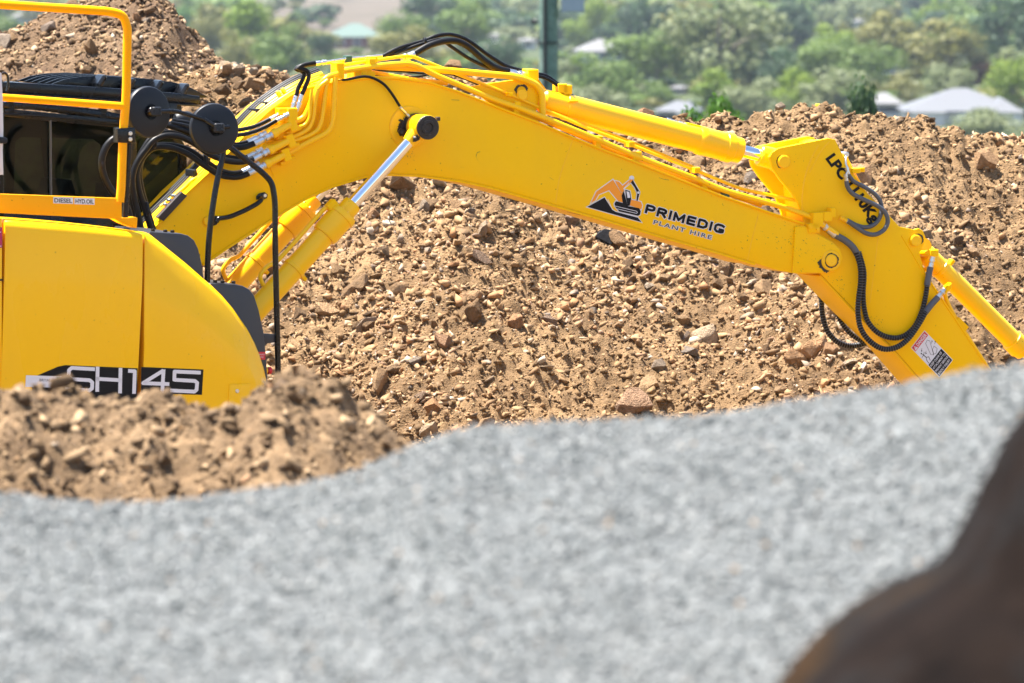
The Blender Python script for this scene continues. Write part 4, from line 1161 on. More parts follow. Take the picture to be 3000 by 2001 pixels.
fitting('hose_end', (2725, 788), (2733, 752), 0.18, 0.016, STEEL, EX)
box3('elbow_block', P(2734, 740, 0.18), F * 0.028, Vector((0, 0, 0.022)), N * 0.026, YEL, EX, 0.006)
ptube('port_pipe', [(2734, 740, 0.18), (2705, 742, 0.12), (2698, 742, 0.05)], 0.1, 0.018, YEL, EX, 'fillet')
ptube('port_pipe', [(2775, 843, 0.2), (2768, 848, 0.1), (2765, 850, 0.07)], 0.1, 0.016, YEL, EX, 'fillet')
ptube('grey_hose', [(2480, 530), (2482, 545), (2494, 564), (2533, 586), (2574, 605), (2596, 627), (2601, 650), (2591, 672), (2565, 687), (2539, 684), (2510, 666), (2484, 648)], 0.20, 0.0145, RUBG, EX)
ptube('grey_hose', [(2484, 509), (2498, 529), (2533, 548), (2565, 570), (2582, 598), (2580, 631), (2565, 655), (2539, 666), (2510, 660), (2482, 645)], 0.175, 0.0135, RUBG, EX)
fitting('hose_end', (2484, 649), (2461, 637), 0.19, 0.0125, YEL, EX)
fitting('hose_end', (2500, 660), (2480, 646), 0.19, 0.0135, STEEL, EX)
fitting('hose_end', (2480, 532), (2477, 510), 0.2, 0.012, STEEL, EX)
ptube('steel_pipe', [(2478, 512, 0.2), (2484, 500, 0.2), (2478, 480, 0.19), (2478, 462, 0.17), (2482, 452, 0.14)], 0.19, 0.0065, STEEL, EX)
fitting('hose_end', (2485, 510), (2480, 490), 0.19, 0.012, STEEL, EX)
pin('hose_boss', 2481, 453, 0.06, 0.16, 0.018, STEEL, EX, 12)
box3('clamp_block', P(2505, 500, 0.15), F * 0.03, Vector((0, 0, 0.016)), N * 0.02, YEL, EX, 0.004)
for x, y, sx, sz in ((2392, 643, 0.036, 0.045), (2420, 634, 0.03, 0.03), (2380, 668, 0.04, 0.03), (2436, 622, 0.018, 0.03)):
    box3('clamp_block', P(x, y, 0.19), F * sx, Vector((0, 0, sz)), N * 0.03, YEL, EX, 0.004)
for x, y in ((2398, 672), (2376, 664)):
    pin('bolt', x, y, 0.21, 0.235, 0.012, YEL, EX, 6)

# ---- decals
lg = Print(HB)
def zf(p): return zm(p, 1650, 450, 3.918)
S_ = 1 / 3.918
dark = [
    [(275, 612), (472, 503), (562, 645), (600, 668), (855, 735), (898, 788), (640, 714)],
    [(586, 575), (602, 546), (682, 566), (668, 482), (692, 428), (738, 602), (870, 626), (888, 662), (880, 700), (856, 714), (640, 664), (592, 606), (836, 660), (848, 672), (842, 684), (620, 628), (592, 600)],
    [(710, 414), (765, 432), (779, 515), (760, 597), (737, 601), (722, 520)],
    [(775, 332), (797, 304), (878, 442), (852, 542), (838, 540), (848, 452), (818, 388)],
]
orange = [
    [(315, 568), (378, 436), (570, 298), (664, 452), (690, 432), (668, 482), (682, 560), (632, 546), (525, 420), (404, 470), (368, 538)],
    [(780, 528), (890, 553), (906, 592), (896, 640), (764, 594)],
    [(592, 312), (638, 322), (680, 368), (776, 290), (802, 296), (796, 316), (690, 402), (700, 430), (664, 446)],
]
for p in dark: lg.poly(grow(zf(p), 9 * S_), WHT, 0)
for p in orange: lg.poly(grow(zf(p), 9 * S_), WHT, 0)
lg.disc(zf([(785, 282)])[0], 30 * S_, WHT, 0)
lg.disc(zf([(860, 447)])[0], 26 * S_, WHT, 0)
for p in orange: lg.poly(zf(p), LOGOO, 1)
for p in dark: lg.poly(zf(p), INK, 2)
lg.poly(zf([(722, 430), (755, 441), (768, 505), (736, 510)]), WHT, 3)
lg.line(zf([(596, 602), (836, 660), (850, 674), (840, 686), (620, 634)]), 6 * S_, WHT, 3)
lg.line(zf([(512, 527), (560, 640)]), 6 * S_, WHT, 3)
lg.line(zf([(690, 400), (752, 335)]), 6 * S_, WHT, 3)
lg.disc(zf([(785, 282)])[0], 16 * S_, WHT, 3)
lg.disc(zf([(860, 447)])[0], 14 * S_, WHT, 3)
o0 = zf([(930, 680)])[0]
GLY = {'P': (1.0, [[(0, 0), (0, 1), (.72, 1), (1, .88), (1, .58), (.72, .44), (0, .44)]]), 'R': (1.05, [[(0, 0), (0, 1), (.72, 1), (1, .88), (1, .60), (.72, .46), (0, .46)], [(.55, .46), (1.0, 0)]]), 'I': (0.0, [[(0, 0), (0, 1)]]),
       'M': (1.25, [[(0, 0), (0, 1), (.62, .12), (1.25, 1), (1.25, 0)]]), 'E': (0.9, [[(.9, 1), (0, 1), (0, 0), (.9, 0)], [(0, .5), (.82, .5)]]), 'D': (1.05, [[(0, 0), (0, 1), (.7, 1), (1.05, .76), (1.05, .24), (.7, 0), (0, 0)]]),
       'G': (1.1, [[(1.06, .90), (.85, 1), (.28, 1), (0, .78), (0, .22), (.28, 0), (.85, 0), (1.1, .10), (1.1, .36), (.66, .36)]])}
def strokes(pr, word, o, xd, yd, gap, th, halo, m, lift):
    tot = sum(GLY[c][0] for c in word) + gap * (len(word) - 1)
    o, xd, yd = np.array(o), np.array(xd), np.array(yd)
    hpx = float(np.hypot(*yd)); t = th * hpx
    px = 0.0
    for c in word:
        wdt, ls = GLY[c]
        for l in ls:
            pts = [tuple(o + xd * ((px + q[0]) / tot * (1 - t / float(np.hypot(*xd))) + 0.5 * t / float(np.hypot(*xd))) + yd * (th / 2 + q[1] * (1 - th))) for q in l]
            pr.line(pts, t + 2 * halo, WHT, lift - 1); pr.line(pts, t, m, lift)
        px += wdt + gap
strokes(lg, 'PRIMEDIG', o0, (905 * S_, 246 * S_), (27 * S_, -104 * S_), 0.62, 0.27, 2.0, INK, 2)
o1 = zf([(1032, 806)])[0]
lg.text('PLANT HIRE', o1, (664 * S_, 180 * S_), (12 * S_, -45 * S_), INK, 2, 0.006, 1.25, outline=0.07)
lg.build('company_logo', boom, 'mountain and digger logo with the words PRIMEDIG PLANT HIRE')
lp = Print(HA + 0.006)
def zg(p): return zm(p, 2150, 350, 3.136)
lp.text('LPC 1110Kg', zg([(838, 362)])[0], (432 / 3.136, 600 / 3.136), (82 / 3.136, -58 / 3.136), INK, 1, 0.045, 1.0)
lp.build('capacity_lettering', arm, 'black lettering LPC 1110Kg')
dg_ = Print(HA + 0.006)
Ls, Us, Vs_ = np.array([1155, 1000.]), np.array([125, -160.]), np.array([262, 272.])
def sg(u, v):
    q = Ls + Us * u + Vs_ * v
    return (2300 + q[0] / 3.136, 700 + q[1] / 3.136)
def sq(u0, u1, v0, v1): return [sg(u0, v0), sg(u1, v0), sg(u1, v1), sg(u0, v1)]
dg_.poly(sq(0, 1, 0, 1), WHT, 0)
dg_.poly(sq(0.03, 0.97, 0.015, 0.145), RED, 1)
dg_.poly(sq(0.03, 0.97, 0.60, 0.985), INK, 1)
us = np.array(sg(1, 0)) - np.array(sg(0, 0)); vs_ = np.array(sg(0, 1)) - np.array(sg(0, 0))
dg_.text('DANGER', sg(0.28, 0.125), us * 0.64, -vs_ * 0.085, WHT, 2, 0.02)
dg_.poly([sg(0.06, 0.13), sg(0.24, 0.13), sg(0.15, 0.03)], WHT, 2)
dg_.line([sg(0.15, 0.06), sg(0.15, 0.10)], 1.2, RED, 3)
for i, tx in enumerate(('KEEP CLEAR OF', 'ATTACHMENT TO', 'PREVENT SERIOUS', 'BODILY INJURY.')):
    dg_.text(tx, sg(0.07, 0.685 + i * 0.09), us * (0.86 if i else 0.8), -vs_ * 0.055, WHT, 2, 0.01)
# pictogram: arm with bucket, arrows, falling figure
dg_.line([sg(0.78, 0.20), sg(0.62, 0.22), sg(0.44, 0.48), sg(0.52, 0.55), sg(0.84, 0.26), sg(0.78, 0.20)], 1.0, INK, 1)
dg_.line([sg(0.55, 0.54), sg(0.66, 0.57), sg(0.84, 0.52), sg(0.82, 0.42), sg(0.66, 0.44), sg(0.55, 0.54)], 1.0, INK, 1)
for u, v in ((0.80, 0.33), (0.90, 0.40)): dg_.line([sg(u, v), sg(u + 0.1, v - 0.02)], 1.0, INK, 1); dg_.poly([sg(u + 0.13, v - 0.025), sg(u + 0.08, v - 0.045), sg(u + 0.09, v + 0.005)], INK, 1)
for u, v in ((0.34, 0.22), (0.40, 0.34)): dg_.line([sg(u, v), sg(u - 0.08, v + 0.03)], 1.0, INK, 1); dg_.poly([sg(u - 0.12, v + 0.045), sg(u - 0.08, v + 0.005), sg(u - 0.05, v + 0.05)], INK, 1)
dg_.disc(sg(0.16, 0.29), 2.2, INK, 1, 10)
dg_.line([sg(0.18, 0.33), sg(0.20, 0.44)], 2.4, INK, 1)
dg_.line([sg(0.30, 0.32), sg(0.19, 0.36), sg(0.06, 0.36)], 1.4, INK, 1)
dg_.line([sg(0.20, 0.44), sg(0.30, 0.48), sg(0.24, 0.56)], 1.6, INK, 1)
dg_.line([sg(0.20, 0.44), sg(0.12, 0.50), sg(0.10, 0.58)], 1.6, INK, 1)
dg_.build('danger_sign', arm, 'red white and black DANGER sticker with keep clear warning')

# ---- upper body, right side
WB = 1.22
def loft(name, rows, mat, parent, smooth=40, back=0.12):
    """rows of (x, y, w) pixels; the first and last row and both ends are folded inwards"""
    G = [[P(*p) for p in r] for r in rows]
    G = [[v - N * back for v in G[0]]] + G + [[v - N * 0.30 for v in G[-1]]]
    V = []; Fc = []
    m, n = len(G), len(G[0]) + 2
    for r in G:
        V += [r[0] - N * back] + r + [r[-1] - N * back]
    for i in range(m - 1):
        for k in range(n - 1):
            a = i * n + k
            Fc.append((a, a + 1, a + n + 1, a + n))
    return obj(name, V, Fc, mat, parent, smooth=smooth)
def lin_row(x0, y0, x1, y1, w, bow=0.0, n=10):
    return [(x0 + (x1 - x0) * i / n, y0 + (y1 - y0) * i / n - bow * math.sin(math.pi * i / n), w) for i in range(n + 1)]
door = loft('side_door', [lin_row(0, 1250, 395, 1262, WB), lin_row(5, 1069, 405, 1078, WB), lin_row(13, 823, 416, 850, WB), lin_row(14, 790, 417, 820, WB - 0.006), lin_row(15, 700, 418, 730, WB - 0.030),
                          lin_row(15, 665, 418, 700, WB - 0.04), lin_row(15, 654, 418, 690, WB - 0.048, 3), lin_row(15, 646, 418, 684, WB - 0.066, 4), lin_row(16, 641, 417, 680, WB - 0.10, 4)], YELB, EX)
top = [(424, 680), (438, 686), (482, 721), (550, 776), (616, 833), (650, 866), (683, 904), (723, 962), (745, 1003), (759, 1036), (772, 1076), (780, 1112), (784, 1250)]
cre = [(423, 868), (442, 876), (480, 893), (530, 918), (580, 945), (606, 961), (630, 978), (680, 1020), (702, 1042), (720, 1065), (738, 1095), (748, 1122), (755, 1250)]
rows_ = []
rows_.append([(413 + (p[0] - 423) * 1.0, 1250, WB) for p in cre])
rows_.append([(p[0], p[1] + (1250 - p[1]) * 0.4, WB) for p in cre])
rows_.append([(p[0], p[1], WB) for p in cre])
for t, w in ((0.1, WB - 0.006), (0.55, WB - 0.05), (0.86, WB - 0.085), (0.95, WB - 0.10), (0.985, WB - 0.125), (1.0, WB - 0.16)):
    rows_.append([(c[0] + (q[0] - c[0]) * t, c[1] + (q[1] - c[1]) * t, w) for c, q in zip(cre, top)])
fender = loft('front_fender', rows_, YELB, EX)
prism('service_hatch', [(672, 1126), (735, 1124), (728, 1250), (668, 1250)], WB - 0.02, WB + 0.008, YELB, fender, 0.004)
pin('latch', 696, 1146, WB, WB + 0.014, 0.012, STEEL, fender, 12)
prism('rear_panel', [(-620, 600), (-100, 630), (9, 640), (9, 1250), (-620, 1250)], 0.7, WB, YELB, EX, 0.02)
prism('rear_panel_seam', [(-620, 818), (9.5, 818), (9.5, 823), (-620, 823)], WB - 0.02, WB + 0.002, INNER, EX, 0)
prism('engine_hood', [(-900, 640), (-60, 690), (-60, 1250), (-900, 1250)], -1.15, 0.69, YELB, EX, 0.03)
prism('counterweight', [(-1250, 800), (-1230, 760), (-901, 760), (-901, 1300), (-1150, 1300), (-1230, 1200)], -1.15, 1.15, DGREY, EX, 0.05)
prism('body_core', [(-610, 690), (410, 712), (415, 800), (560, 880), (640, 1000), (690, 1100), (690, 1260), (-610, 1260)], 0.36, WB - 0.115, INNER, EX, 0)
prism('main_frame', [(-600, 950), (560, 950), (600, 1010), (600, 1290), (-600, 1290)], -1.1, 0.35, INNER, EX, 0)
for w in (-0.3, 0.24):
    prism('boom_bracket', [(330, 950), (400, 780), (450, 770), (500, 800), (560, 950)], w, w + 0.05, YEL, EX, 0.004)
# dark grey step boxes in front of the fender
s1 = prism('step_box', [(436, 684), (440, 678), (530, 684), (552, 690), (570, 704), (582, 728), (592, 770), (600, 825), (604, 900), (436, 900)], 0.42, 1.02, DGREY, EX, 0.012)
s2 = prism('step_box', [(610, 835), (618, 829), (690, 832), (714, 838), (732, 848), (746, 866), (760, 910), (774, 975), (781, 1040), (786, 1120), (786, 1250), (610, 1250)], 0.42, 1.02, DGREY, EX, 0.012)
for x, y, q in ((505, 680, s1), (484, 679, s1), (448, 676, s1), (684, 829, s2), (630, 826, s2), (652, 827, s2)):
    pt = P(x, y, 0.98)
    lathe('bolt', pt, pt + Vector((0, 0, 1)), [(-0.01, 0.012), (0.010, 0.012), (0.012, 0.009)], BLK, q, 8)
pe = Print(1.02)
pe.poly([(754, 1031), (777, 1031), (777, 1054), (757, 1053)], RED, 0)
pe.text('EMERGENCY', (756, 1040.5), (19.5, 0), (0, -4), WHT, 1, 0.01)
pe.text('STOP', (762, 1048.5), (10, 0), (0, -4), WHT, 1, 0.01)
pe.build('emergency_sticker', s2, 'red EMERGENCY STOP sticker')
kb = P(776, 1086, 0.98)
lathe('stop_button', kb, kb + F, [(0, 0.012), (0.02, 0.012), (0.021, 0.022), (0.036, 0.022), (0.042, 0.016)], RED, s2, 20)
lathe('button_collar', kb - F * 0.01, kb + F, [(0, 0.02), (0.022, 0.02)], YELB, s2, 16)

# model number stripe over both panels
md = Print(WB)
def zc(p): return zm(p, 0, 600, 2.24)
md.poly(zc([(240, 1122), (380, 1062), (430, 1052), (903, 1073), (898, 1290), (225, 1290), (205, 1180)]), INK, 0)
k = 1 / 2.24
for st in ([(610, 1078), (470, 1070), (452, 1085), (450, 1125), (470, 1144), (588, 1151), (605, 1166), (603, 1205), (585, 1218), (440, 1210)],
           [(640, 1074), (637, 1215)], [(790, 1082), (787, 1225)], [(640, 1142), (788, 1151)], [(852, 1090), (884, 1092), (879, 1228)]):
    md.line(zc(st), 24 * k, WHT, 1)
md.poly(zc([(170, 1118), (404, 1126), (402, 1200), (165, 1195)]), WHT, 1)
md.poly(zc([(370, 1128), (401, 1129), (400, 1166), (369, 1165)]), TEAL, 2)
md.text('BRYANT', zc([(258, 1158)])[0], (98 * k, 3 * k), (0, -17 * k), DGREY, 2, 0.005)
md.line(zc([(385, 1135), (385, 1150), (377, 1155), (388, 1158)]), 3 * k, WHT, 3)
md.build('model_stripe', door, 'black stripe with the first part of SH145 in white')
m2 = Print(WB)
m2.poly(zc([(926, 1064), (1335, 1081), (1325, 1247), (924, 1238)]), INK, 0)
for st in ([(1062, 1093), (938, 1170), (1098, 1176)], [(1072, 1092), (1064, 1226)], [(1305, 1101), (1145, 1094), (1143, 1148), (1278, 1156), (1293, 1168), (1289, 1214), (1275, 1226), (1128, 1219)]):
    m2.line(zc(st), 24 * k, WHT, 1)
m2.build('model_stripe', fender, 'black stripe with the figures 45 in white')
st_ = Print(WB)
st_.poly([(-30, 664), (6, 666), (6, 726), (-30, 724)], PINK, 0)
st_.line([(-28, 678), (1, 680)], 2, WHT, 1)
st_.line([(-28, 720), (3, 721)], 2, WHT, 1)
st_.build('crimson_sticker', EX)

# ---- service handrail on the deck
WR = 1.10
hr = ptube('handrail', [(-420, -12), (0, 13), (178, 24), (318, 33), (362, 44), (374, 84), (373, 112), (370, 286), (361, 384), (355, 554), (351, 592)], WR, 0.0255, ORG, EX, 'fillet', 16, 0.12)
ptube('mid_rail', [(-420, 258), (0, 285), (362, 311)], WR, 0.0215, ORG, hr, 'line', 14)
ptube('rear_post', [(-418, -12), (-424, 560)], WR, 0.0255, ORG, hr, 'line', 14)
prism('kick_plate', [(-430, 540), (0, 568), (357, 581), (357, 641), (337, 641), (0, 624), (-430, 600)], WR - 0.03, WR + 0.005, ORG, hr, 0.003)
prism('foot_bracket', [(335, 641), (357, 639), (402, 637), (403, 640), (401, 668), (396, 668), (360, 655)], WR - 0.10, WR + 0.002, ORG, hr, 0.002)
lab = Print(WR + 0.005)
for s, x0, x1, y0 in (('DIESEL', 156, 214, 577), ('HYD.OIL', 218, 277, 579.5)):
    lab.poly([(x0, y0), (x1, y0 + 1.6), (x1, y0 + 20.2), (x0, y0 + 18.6)], WHT, 0)
    lab.text(s, (x0 + 3, y0 + 16), (x1 - x0 - 6, 1.6), (0, -12.5), INK, 1, 0.02)
lab.build('filler_labels', hr, 'two white labels reading DIESEL and HYD.OIL')
cl = prism('clamp', [(344, 376), (397, 374), (398, 420), (345, 418)], WR - 0.05, WR + 0.034, BLK, hr, 0.008)
for y in (391, 408): pin('bolt', 383, y, WR + 0.034, WR + 0.048, 0.0135, STEEL, cl, 6)
ptube('clamped_post', [(379, 415), (372, 540), (366, 650)], WR - 0.04, 0.018, BLK, hr, 'line')
# sheet of white material tied to the rail at the left edge, with its clip
sh = prism('white_sheet', [(-60, 205), (4, 214), (8, 280), (10, 380), (8, 440), (10, 512), (-60, 512)], WR + 0.03, WR + 0.036, FABRIC, EX, 0.001)
prism('clip', [(-10, 400), (16, 402), (22, 407), (22, 417), (16, 421), (-10, 420)], WR + 0.02, WR + 0.06, BLKM, sh, 0.006)
ptube('wire_hoop', [(6, 216), (14, 214), (22, 222), (24, 250), (20, 268)], WR - 0.3, 0.008, BLK, EX)

# ---- mirrors seen from the back
def mirror(cx, cy, w, r, yaw, pitch, hubx, huby):
    c = P(cx, cy, w)
    dirn = Vector((math.sin(yaw) * math.cos(pitch), -math.cos(yaw) * math.cos(pitch), math.sin(pitch)))
    prof = [(-0.030, r * 0.90), (-0.024, r * 0.97), (-0.004, r * 1.0), (0.008, r * 0.985), (0.016, r * 0.95), (0.024, r * 0.8), (0.030, r * 0.5), (0.032, r * 0.30), (0.026, r * 0.27), (0.020, r * 0.22), (0.019, r * 0.15)]
    m = lathe('mirror', c, c + dirn, prof, BLKM, EX, 48)
    me = m.data
    lathe('mirror_glass', c - dirn * 0.0335, c, [(0, r * 0.88), (0.003, r * 0.9)], CHROME, m, 40)
    lathe('hub', c + dirn * 0.015, c + dirn, [(0, 0.034), (0.03, 0.030), (0.04, 0.022), (0.075, 0.02)], BLK, m, 14)
    u = dirn.cross(Vector((0, 0, 1))).normalized()
    v = u.cross(dirn)
    box3('bracket', c + dirn * 0.075 + u * -0.005, u * 0.03, v * 0.028, dirn * 0.018, BLKM, m, 0.008)
    for k in range(4):
        a = k * math.pi / 2 + 0.6
        q = c + dirn * 0.093 + u * 0.018 * math.cos(a) + v * 0.018 * math.sin(a)
        lathe('screw', q - dirn * 0.004, q + dirn, [(0, 0.006), (0.006, 0.006)], BLK, m, 8)
    return m, c + dirn * 0.075
WM = 0.98
m1, h1 = mirror(434, 328, WM, 0.151, R(38), R(4), 0, 0)
m2_, h2 = mirror(627, 377, WM, 0.150, R(22), R(6), 0, 0)
m1['label'] = 'round black mirror nearer the cab'; m2_['label'] = 'round black mirror on the stand'
frame = tube('mirror_stand', [h2 + F * 0.005 + Vector((0, 0, -0.01)), P(652, 400, WM - 0.05), P(656, 446, WM - 0.06), P(636, 527, WM - 0.04), P(620, 625, WM - 0.02), P(610, 720, WM - 0.02), P(607, 835, WM - 0.02)], 0.0175, BLK, EX, 'fillet', 14, 0.1)
ptube('front_post', [(664, 424, WM - 0.06), (717, 465, WM - 0.06), (772, 508, WM - 0.05), (797, 535, WM - 0.04), (806, 590, WM - 0.03), (806, 720, WM - 0.02), (810, 880, WM - 0.02), (815, 1100, WM - 0.02), (816, 1230, WM - 0.02)], WM, 0.0175, BLK, frame, 'fillet', 14, 0.15)
tube('mirror_arm', [h1, P(500, 325, WM + 0.03), P(520, 327, WM + 0.03), P(600, 350, WM + 0.03), h2, P(672, 371, WM + 0.05)], 0.0125, BLK, frame, 'fillet', 12, 0.03)
prism('tie_bracket', [(770, 977), (806, 979), (806, 1003), (785, 1006), (776, 1014)], WM - 0.04, WM - 0.02, DGREY, frame, 0.002)
# the small square plate and lamp behind the mirrors
prism('lamp_plate', [(494, 306), (519, 306), (519, 348), (494, 348)], -0.2, -0.18, BLK, EX, 0.002)
lp_ = P(535, 352, -0.1)
lathe('work_lamp', lp_ - F * 0.05, lp_ + F, [(0, 0.035), (0.02, 0.05), (0.08, 0.055), (0.1, 0.05)], BLKM, EX, 20)

# ---- cab on the far side
WC = -0.28
cab = prism('cab', [(-80, 296), (100, 302), (300, 322), (400, 345), (470, 372), (470, 384), (400, 360), (300, 345), (100, 322), (-80, 314)], WC - 0.95, WC, BLK, EX, 0.012)
def side_frame(w0, w1):
    fr = prism('pillar', [(-80, 312), (8, 315), (14, 740), (-80, 740)], w0, w1, BLK, cab, 0.006)
    prism('pillar', [(345, 350), (385, 354), (402, 420), (398, 600), (392, 740), (352, 740), (350, 560), (356, 420)], w0, w1, BLK, cab, 0.006)
    prism('pillar', [(440, 362), (492, 378), (522, 396), (540, 420), (548, 460), (549, 520), (538, 600), (520, 740), (500, 740), (518, 610), (530, 520), (528, 462), (520, 430), (506, 408), (480, 394), (440, 380)], w0, w1, BLK, cab, 0.006)
    prism('sill', [(14, 572), (352, 590), (352, 620), (14, 604)], w0, w1, BLK, cab, 0.004)
    prism('window_frame', [(14, 318), (345, 350), (345, 374), (14, 342)], w0, w1, BLK, cab, 0.004)
side_frame(WC - 0.05, WC)
side_frame(WC - 0.95, WC - 0.90)
for w in (WC - 0.03, WC - 0.93):
    prism('window_pane', [(12, 340), (150, 352), (150, 580), (12, 574)], w - 0.005, w, GLASS, cab, 0)
    prism('window_pane', [(140, 352), (354, 372), (354, 592), (140, 580)], w - 0.016, w - 0.011, GLASS, cab, 0)
    prism('window_pane', [(396, 366), (480, 392), (508, 408), (524, 440), (530, 520), (518, 610), (502, 735), (392, 735)], w - 0.005, w, GLASS, cab, 0)
prism('window_seam', [(147, 352), (151, 352), (153, 580), (149, 580)], WC - 0.02, WC + 0.002, RUBG, cab, 0)
prism('lower_panel', [(-80, 618), (352, 634), (500, 720), (520, 950), (-80, 950)], WC - 0.95, WC - 0.002, BLK, cab, 0.01)
for q in ([(12, 330), (356, 360), (356, 424), (296, 424), (276, 408), (62, 402), (46, 414), (12, 414)], [(12, 414), (46, 414), (41, 572), (12, 572)], [(296, 424), (356, 424), (356, 592), (306, 588), (302, 480)],
          [(122, 404), (140, 405), (152, 580), (138, 580)]):
    prism('inner_panel', q, WC - 0.89, WC - 0.86, BLKM, cab, 0.004)
prism('seat', [(180, 640), (180, 560), (190, 530), (215, 528), (225, 560), (230, 590), (290, 600), (300, 640)], WC - 0.70, WC - 0.25, SEATM, cab, 0.03)
prism('console', [(300, 650), (310, 540), (350, 530), (365, 650)], WC - 0.35, WC - 0.15, SEATM, cab, 0.02)
ptube('roof_line', [(-80, 330), (100, 338), (345, 360)], WC + 0.004, 0.008, BLKM, cab, 'line')
# roof guard
guard = prism('roof_guard', [(-80, 238), (36, 241), (232, 252), (420, 264), (536, 275), (586, 282), (590, 308), (560, 306), (300, 290), (100, 277), (-80, 268)], WC - 0.02, WC + 0.02, BLK, EX, 0.006)
prism('guard_flange', [(-80, 268), (100, 277), (300, 290), (560, 306), (590, 309), (588, 313), (300, 296), (100, 282), (-80, 274)], WC - 0.06, WC + 0.06, BLK, guard, 0.002)
ARCH = [(152, 246), (190, 232), (240, 224), (300, 222), (446, 232), (518, 243), (562, 258), (608, 283), (606, 286), (590, 287), (420, 272), (232, 258)]
arch0 = prism('guard_slat', ARCH, WC - 0.16, WC - 0.145, BLK, guard, 0.002)
for i in range(1, 6):
    o2 = arch0.copy(); C.objects.link(o2); o2.parent = guard; o2.location = -N * (0.125 * i)
for x, y in ((290, 236), (374, 246), (456, 252), (532, 262)):
    c = P(x, y, WC - 0.08)
    ln = (F * 0.7 + Vector((0, 0, 1.0))).normalized()
    box3('cross_bar', c, ln * 0.042, F.cross(N).normalized() * 0.0 + (F * -1.0 + Vector((0, 0, 0.7))).normalized() * 0.016, N * 0.07, BLK, guard, 0.012)
for s in range(1, 5):
    q0, q1 = P(36 + s * 118, 250 + s * 7, WC), None
    box3('cross_member', q0 - N * 0.42, F * 0.02, Vector((0, 0, 0.012)), N * 0.42, BLK, guard, 0.003)
prism('far_rail', [(-80, 238), (36, 241), (232, 252), (420, 264), (536, 275), (586, 282), (590, 308), (560, 306), (300, 290), (100, 277), (-80, 268)], WC - 0.93, WC - 0.89, BLK, guard, 0.006)
for x in (30, 300, 520):
    a = P(x, 285 + x * 0.05, WC - 0.02)
    box3('guard_foot', a + Vector((0, 0, -0.04)), F * 0.02, Vector((0, 0, 0.06)), N * 0.02, BLK, guard, 0.003)

# ---- running gear and bucket, hidden behind the bank and the gravel
def stadium(f0, f1, z0, z1, n=10):
    r = (z1 - z0) / 2; c = (z0 + z1) / 2
    a = [(f1 - r + r * math.cos(t), c + r * math.sin(t)) for t in np.linspace(-math.pi / 2, math.pi / 2, n)]
    b = [(f0 + r + r * math.cos(t), c + r * math.sin(t)) for t in np.linspace(math.pi / 2, 3 * math.pi / 2, n)]
    return a + b
def mprism(name, pts, w0, w1, mat, parent, bevel=0.01):
    bm = bmesh.new()
    a = [bm.verts.new(MF(f, w1, z)) for f, z in pts]; b = [bm.verts.new(MF(f, w0, z)) for f, z in pts]
    bm.faces.new(a); bm.faces.new(b[::-1])
    for i in range(len(pts)):
        j = (i + 1) % len(pts); bm.faces.new((a[j], a[i], b[i], b[j]))
    bmesh.ops.recalc_face_normals(bm, faces=bm.faces[:])
    return bm_obj(name, bm, mat, parent, 35)
for w0, w1 in ((0.72, 1.22), (-1.22, -0.72)):
    tr = mprism('track', stadium(-5.3, -1.75, 0.0, 0.78), w0, w1, RUSTP, EX)
    for i in range(24):
        f = -4.9 + i * 0.12
        c = MF(f, (w0 + w1) / 2, 0.79)
        box3('track_shoe', c, F * 0.045, Vector((0, 0, 0.015)), N * 0.25, RUSTP, tr, 0)
mprism('car_body', [(-4.5, 0.3), (-2.5, 0.3), (-2.5, 0.85), (-2.9, 1.0), (-4.2, 1.0), (-4.5, 0.85)], -0.72, 0.72, RUSTP, EX)
bk = prism('bucket', [(3060, 1440), (3150, 1440), (3240, 1500), (3250, 1580), (3190, 1660), (3080, 1690), (3010, 1660), (3040, 1600), (3030, 1500)], -0.45, 0.45, YEL, EX, 0.01)
prism('bucket_link', [(3090, 1380), (3120, 1375), (3230, 1480), (3210, 1500)], -0.2, 0.2, YEL, EX, 0.005)

# ================================================================== beyond the heap: post, pole, shrubs, trees, houses
post = thing('marker_post', 'thin marker post with a bright yellow cap poking over the heap crest', 'marker post', at_depth(2398, 340, 42.4) * Vector((1, 1, 0)) if False else (at_depth(2398, 320, 42.4).x, 42.4, 0.6))
pp = at_depth(2398, 304, 42.4)
zt = pp.z
lathe('post', Vector((pp.x, 42.4, 0.6)), Vector((pp.x, 42.4, 9)), [(0, 0.02), (zt - 0.6 - 0.02, 0.02)], STEEL, post, 12)
lathe('cap', Vector((pp.x, 42.4, zt - 0.10)), Vector((pp.x, 42.4, 9)), [(0, 0.027), (0.088, 0.027), (0.097, 0.024), (0.10, 0.018)], simple('yellow_plastic_cap', (0.85, 0.5, 0.0), 0.4), post, 18)

